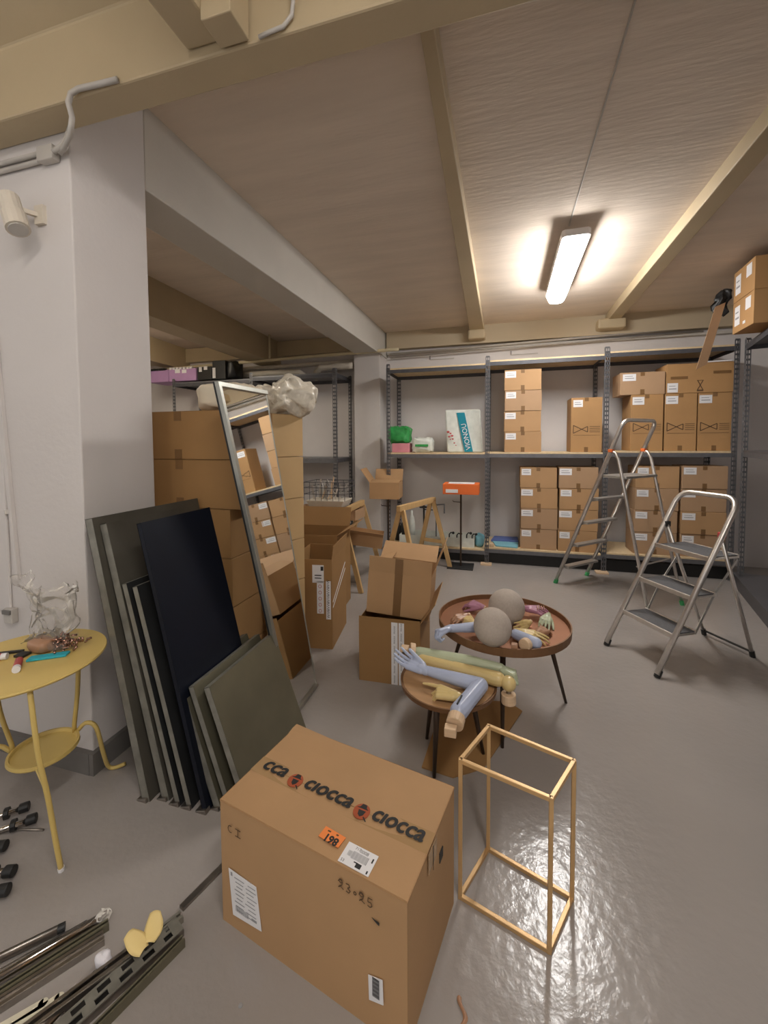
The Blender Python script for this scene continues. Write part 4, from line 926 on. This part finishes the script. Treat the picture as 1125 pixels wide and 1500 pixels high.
tray_hand((.265, 2.43, .515), (.225, 2.30, .512), 'mint', 'pale green mannequin hand lying in front of the pink hand', .8, (.5, .6, .7, .7))
tray_hand((.105, 2.20, .512), (.235, 2.150, .512), 'ylw', 'yellow mannequin hand with spread fingers near the right of the tray', .85, (.2, .25, .3, .35))
tray_hand((.155, 2.33, .508), (.10, 2.24, .512), 'ylw', 'yellow mannequin hand standing on edge beside the front ball', .75, (.1, .1, .15, .2), (1, 0, .3))
tray_hand((.20, 2.225, .508), (.27, 2.31, .506), 'tan', 'brown mannequin hand among the coloured hands on the tray', .75, (.5, .6, .6, .6))
tray_hand((-.18, 2.33, .510), (-.25, 2.26, .510), 'tan', 'brown mannequin hand at the left rim of the tray', .75, (.6, .7, .7, .7))
tray_hand((-.10, 2.47, .515), (-.20, 2.52, .518), 'pink', 'pink mannequin hand behind the balls at the tray back', .85, (.5, .6, .7, .7))
tray_hand((-.14, 2.26, .508), (-.20, 2.36, .508), 'ylw', 'yellow mannequin hand left of the rear ball', .75, (.4, .5, .5, .5))

# ------------------------------------------------------------ yellow table
YC = (-1.735, 1.10); YR = .262; YH = .68
t = thing('yellow_side_table', 'mustard yellow round metal table with curled legs and low shelf', 'table', (YC[0], YC[1], 0))
MB().lathe([(0, -.012), (YR-.004, -.012), (YR, -.006), (YR-.002, 0), (0, 0)], (*YC, YH), 56).build('tabletop', 'yellow', t)
LC = (-1.735, 1.155); LZ = .285
MB().lathe([(0, -.006), (.112, -.006), (.116, 0), (.114, .012), (.106, .012), (.102, .001), (0, .001)], (*LC, LZ), 40).build('lower_shelf', 'yellow', t)
def smooth_path(P, k=4):
    P = [Vector(p) for p in P]; out = []
    for i in range(len(P)-1):
        a, b_, c_, d_ = P[max(i-1, 0)], P[i], P[i+1], P[min(i+2, len(P)-1)]
        for j in range(k):
            u = j/k; out.append(.5*((2*b_)+(c_-a)*u+(2*a-5*b_+4*c_-d_)*u*u+(3*b_-a-3*c_+d_)*u**3))
    return out+[P[-1]]
MB().tube(smooth_path([(-1.535, .985, .668), (-1.51, .985, .45), (-1.495, 1.0, .28), (-1.483, 1.01, .12), (-1.474, 1.018, .006)]), .0085, 8).build('leg', 'yellow', t, smooth=True)
MB().tube([(-1.474, 1.018, .012), (-1.473, 1.019, 0)], .0105, 8).build('foot_cap', 'paper', t)
MB().tube(smooth_path([(-1.60, 1.205, .668), (-1.655, 1.235, .48), (-1.716, 1.262, .29), (-1.675, 1.278, .322), (-1.645, 1.300, .295), (-1.668, 1.345, .15), (-1.712, 1.402, .03), (-1.695, 1.42, .010), (-1.655, 1.44, .022)]), .0085, 8).build('leg', 'yellow', t, smooth=True)
MB().tube(smooth_path([(-1.92, 1.10, .668), (-1.88, 1.10, .45), (-1.845, 1.115, .29), (-1.88, 1.09, .318), (-1.93, 1.06, .27), (-1.97, 1.04, .10), (-1.99, 1.03, .014), (-2.03, 1.01, .02)]), .0085, 8).build('leg', 'yellow', t, smooth=True)
MB().tube([(-1.66, 1.075, .287), (-1.495, 1.0, .287)], .005, 6).build('brace', 'yellow', t)

# things on the yellow table
t = thing('clear_bag', 'crumpled clear plastic bag of fittings standing on the yellow table', 'bag', (-1.74, 1.19, YH))
b = MB()
def bagf(u, v):
    a = 2*PI*u; fl_ = .55+.45*v; rx = (.085+.065*v)*(1+.25*math.cos(3*a+1)); ry = .05*(1-.45*v)
    return (-1.765+rx*math.cos(a)-.03*v, 1.22+ry*math.sin(a)+.02*v, YH+.012+(.24+.035*math.cos(2*a))*v)
crumple(b, bagf, 60, 30, .045, 10, 3); b.build('film', 'film', t, smooth=True)
b = MB(); crumple(b, lambda u, v: (-1.74+.19*(u-.5)+.0*v, 1.20+.10*(v-.5), YH+.028+.02*math.sin(PI*u)), 20, 10, .018, 16, 5); b.build('film_base', 'film', t, smooth=True)
b = MB()
for i in range(70):
    p = Vector((-1.665+rnd.gauss(0, .028), 1.205+rnd.gauss(0, .022), YH+.014+abs(rnd.gauss(0, .020)))); d = Vector((rnd.uniform(-1, 1), rnd.uniform(-1, 1), rnd.uniform(-.5, .5))).normalized()
    b.tube([p, p+d*.018], .0045, 6)
f_ = b.build('copper_fittings', 'rivet', t, smooth=True); f_['kind'] = 'stuff'
blob((-1.735, 1.165, YH+.028), .05, .035, .024, .008, 20, 6, n=8).build('tan_pouch', 'tan', t, smooth=True)
tag(MB().prism([(-1.705, 1.085), (-1.60, 1.155), (-1.615, 1.185), (-1.72, 1.115)], YH+.001, YH+.010).build('turquoise_packet', 'turq', bevel=.002, origin=(-1.66, 1.13, YH)), 'turquoise packet in front of the clear bag on the yellow table', 'packet')
t = thing('red_stick', 'short red cylinder with white end on the yellow table', 'marker', (-1.68, 1.045, YH))
MB().tube([(-1.722, 1.075, YH+.013), (-1.672, 1.035, YH+.013)], .0125, 14).build('barrel', 'red', t); MB().tube([(-1.672, 1.035, YH+.013), (-1.658, 1.024, YH+.013)], .0125, 14).build('cap', 'paper', t)
t = thing('flat_brush', 'small brush with black ferrule beside the red cylinder on the yellow table', 'brush', (-1.76, 1.09, YH))
MB().bar((-1.79, 1.115, YH+.006), (-1.75, 1.12, YH+.006), .035, .008).build('ferrule', 'black', t); MB().bar((-1.80, 1.14, YH+.006), (-1.87, 1.10, YH+.006), .014, .006).build('handle', 'black', t)
t = thing('paper_tube', 'small printed paper tube at the left edge of the yellow table', 'tube', (-1.86, 1.05, YH))
MB().tube([(-1.90, 1.02, YH+.013), (-1.80, 1.085, YH+.013)], .012, 12).build('sleeve', 'paper', t); MB().tube([(-1.88, 1.033, YH+.0135), (-1.83, 1.065, YH+.0135)], .0125, 12).build('print', 'bluepk', t); MB().tube([(-1.825, 1.068, YH+.0135), (-1.815, 1.075, YH+.0135)], .0126, 12).build('print', 'red', t)

# ------------------------------------------------------------ floor: chrome brackets at the left
def bracket(p, q, lb):
    p, q = Vector((*p, .022)), Vector((*q, .030)); d = (q-p).normalized()
    t = thing('chrome_bracket', lb, 'bracket', (p.x, p.y, 0))
    MB().tube([p, q], .010, 12).build('tube', 'chrome', t, smooth=True)
    MB().tube([q-d*.004, q+d*.028], .0185, 12).build('rubber_end', 'black', t, bevel=.003)
    MB().tube([q-d*.05+Vector((0, 0, .0)), q-d*.035], .021, 12).build('collar', 'black', t)
    MB().tube([p+d*.03, p+d*.03+Vector((.02, -.02, -.004))], .0165, 10).build('clamp', 'traydark', t)
bracket((-1.98, 1.02), (-1.850, 1.135), 'chrome bracket with black end, farthest of the loose brackets')
bracket((-1.90, .99), (-1.765, 1.105), 'chrome bracket with black end pointing at the yellow table leg')
bracket((-1.93, .93), (-1.755, 1.00), 'chrome bracket lying across the middle of the loose brackets')
bracket((-1.80, .89), (-1.625, .945), 'chrome bracket with large black end below the others')
bracket((-1.78, .80), (-1.575, .895), 'chrome bracket with black end, nearest to the steel rails')
cable('thin_rod', [(-1.90, 1.04, .006), (-1.79, 1.085, .006), (-1.69, 1.11, .006)], .004, 'steel_d', 'thin wire rod lying between the brackets and the yellow table leg', 'rod')

# ------------------------------------------------------------ floor: rails at the bottom left
def ext(p, q, e): p, q = Vector((*p, 0)), Vector((*q, 0)); return p, q+(q-p).normalized()*e
def tubeL(p, q, r, m, lb, e=.5, tip=None):
    p, q = ext(p, q, e); t = thing('steel_tube', lb, 'tube', (p.x, p.y, 0)); z = Vector((0, 0, r))
    MB().tube([p+z, q+z], r, 14).build('tube', m, t, smooth=True)
    if tip: MB().tube([p+z-(q-p).normalized()*.006, p+z+(q-p).normalized()*.012], r*1.02, 14).build('end_cap', tip, t)
    return t
tubeL((-1.285, .885), (-1.365, .800), .012, 'steel_d', 'single steel tube farthest left in the bottom corner', .6, 'traydark')
t = tubeL((-1.195, .930), (-1.335, .740), .014, 'chrome', 'long polished steel tube wrapped in plastic at its far end', .5)
b = blob((-1.190, .937, .018), .018, .018, .016, .010, 40, 2, n=10); b.build('plastic_wrap', 'film', t, smooth=True)
tubeL((-1.225, .915), (-1.365, .735), .009, 'steel_d', 'thin steel rod beside the long polished tube', .5)
def channel(p, q, w, h, lb, e=.5, slots=False, m='steel_d', name='steel_rail'):
    p, q = ext(p, q, e); t = thing(name, lb, 'rail', (p.x, p.y, 0)); d = (q-p); L_ = d.length; X = frame(p, d, Vector((-d.y, d.x, 0)))
    if not slots:
        MB().box((L_/2, 0, .002), (L_, w, .003), X).box((L_/2, -w/2, h/2), (L_, .0025, h), X).box((L_/2, w/2, h/2), (L_, .0025, h), X).box((L_/2, w*.34, h), (L_, w*.30, .0025), X).box((L_/2, -w*.34, h), (L_, w*.30, .0025), X).build('channel', m, t)
    else:
        MB().box((L_/2, -w/2, h/2), (L_, .003, h), X).box((L_/2, w/2, h/2), (L_, .003, h), X).build('side_wall', m, t)
        b = MB(); n = int(L_/.058)
        b.box((L_/2, 0, h), (L_, w*.14, .003), X).box((L_/2, -w*.44, h), (L_, w*.12, .003), X).box((L_/2, w*.44, h), (L_, w*.12, .003), X)
        for i in range(n+1):
            x = L_*i/n
            for s_ in (-1, 1): b.box((min(max(x+s_*.006, .014), L_-.014), s_*w*.23, h), (.028, w*.32, .003), X)
        b.build('slotted_web', 'trayedge', t); MB().box((L_/2, 0, .001), (L_, w, .001), X).build('inner_shadow_strip', 'black', t)
    return t
channel((-1.140, .900), (-1.215, .790), .030, .020, 'polished channel rail right of the long wrapped tube')
channel((-1.157, .930), (-1.247, .795), .018, .022, 'narrow olive channel rail pressed against the wrapped tube', .5, m='tray')
t = tubeL((-1.080, .830), (-1.10, .735), .011, 'chrome', 'short polished tube with white foam tip', .5)
t = None
p_ = Vector((-1.075, .868, 0))
tag(blob((-1.083, .850, .022), .022, .018, .018, .008, 30, 7, n=10).build('foam_scrap', 'bubble', smooth=True, origin=(-1.083, .85, .004)), 'small white foam scrap stuck on the short polished tube', 'foam')
channel((-1.015, .895), (-1.105, .745), .028, .030, 'dark closed steel rail left of the slotted rail', .5, m='steel_d')
channel((-.940, .985), (-1.02, .800), .052, .022, 'slotted steel rail with rows of rectangular holes', .5, slots=True)
channel((-.900, .955), (-.962, .780), .016, .026, 'narrow plain rail along the right side of the slotted rail', .5, m='tray')
channel((-.955, 1.010), (-.985, .955), .026, .018, 'short rail end sticking out beyond the slotted rail', .05, m='trayedge')
for (x, y, rz_, lb) in ((-.995, .935, .5, 'upper yellow paper slip curling on the steel rails'), (-1.010, .893, 1.5, 'lower yellow paper slip curling on the steel rails')):
    b = MB(); T = loc2w((x, y, .034), rz_)
    b.sheet(lambda u, v: T @ Vector(((.030+.022*math.sin(PI*v))*(u-.5)+.004*math.sin(v*3), .062*(v-.5), .026*v*v+.006*math.sin(PI*u))), 6, 8)
    o = b.build('paper_slip', 'ypaper', smooth=True, origin=(x, y, .034)); s_ = o.modifiers.new('solid', 'SOLIDIFY'); s_.thickness = .0008; tag(o, lb, 'paper')
for (p, q, lb) in (((-1.165, .745), (-1.24, .66), 'left cream plastic strip with rounded end between the rails'), ((-1.135, .765), (-1.215, .66), 'right cream plastic strip with a slot between the rails')):
    p, q = ext(p, q, .1); o = MB(); o.bar(p+Vector((0, 0, .004)), q+Vector((0, 0, .004)), .022, .006); o.lathe([(.011, .001), (.011, .007)], (p.x, p.y, 0), 16)
    tag(o.build('plastic_strip', 'creamplastic', origin=p), lb, 'plastic strip')
o = MB().bar((-.975, 1.03, .005), (-.895, 1.30, .005), .020, .010).build('flat_bar', 'steel_d', origin=(-.94, 1.15, 0)); tag(o, 'long flat grey bar running from the slotted rail under the big carton', 'bar')
# small floor debris
for (x, y, lb) in ((-.655, .885, 'small grey mark blob on the floor in front of the carton, upper'), (-.625, .815, 'small grey mark blob on the floor in front of the carton, lower')):
    tag(MB().lathe([(0, .0), (.006, .0), (.005, .002), (0, .003)], (x, y, .0005), 12).build('floor_spot', 'inkg', origin=(x, y, 0)), lb, 'stain')
o = MB().sheet(lambda u, v: (-.085+.010*math.sin(5*u)+.012*(v-.5), 1.00+.055*u, .004+.006*math.sin(PI*v)), 8, 3).build('paper_scrap', 'tan', smooth=True, origin=(-.085, 1.02, 0)); tag(o, 'curled brown scrap on the floor right of the big carton', 'scrap')
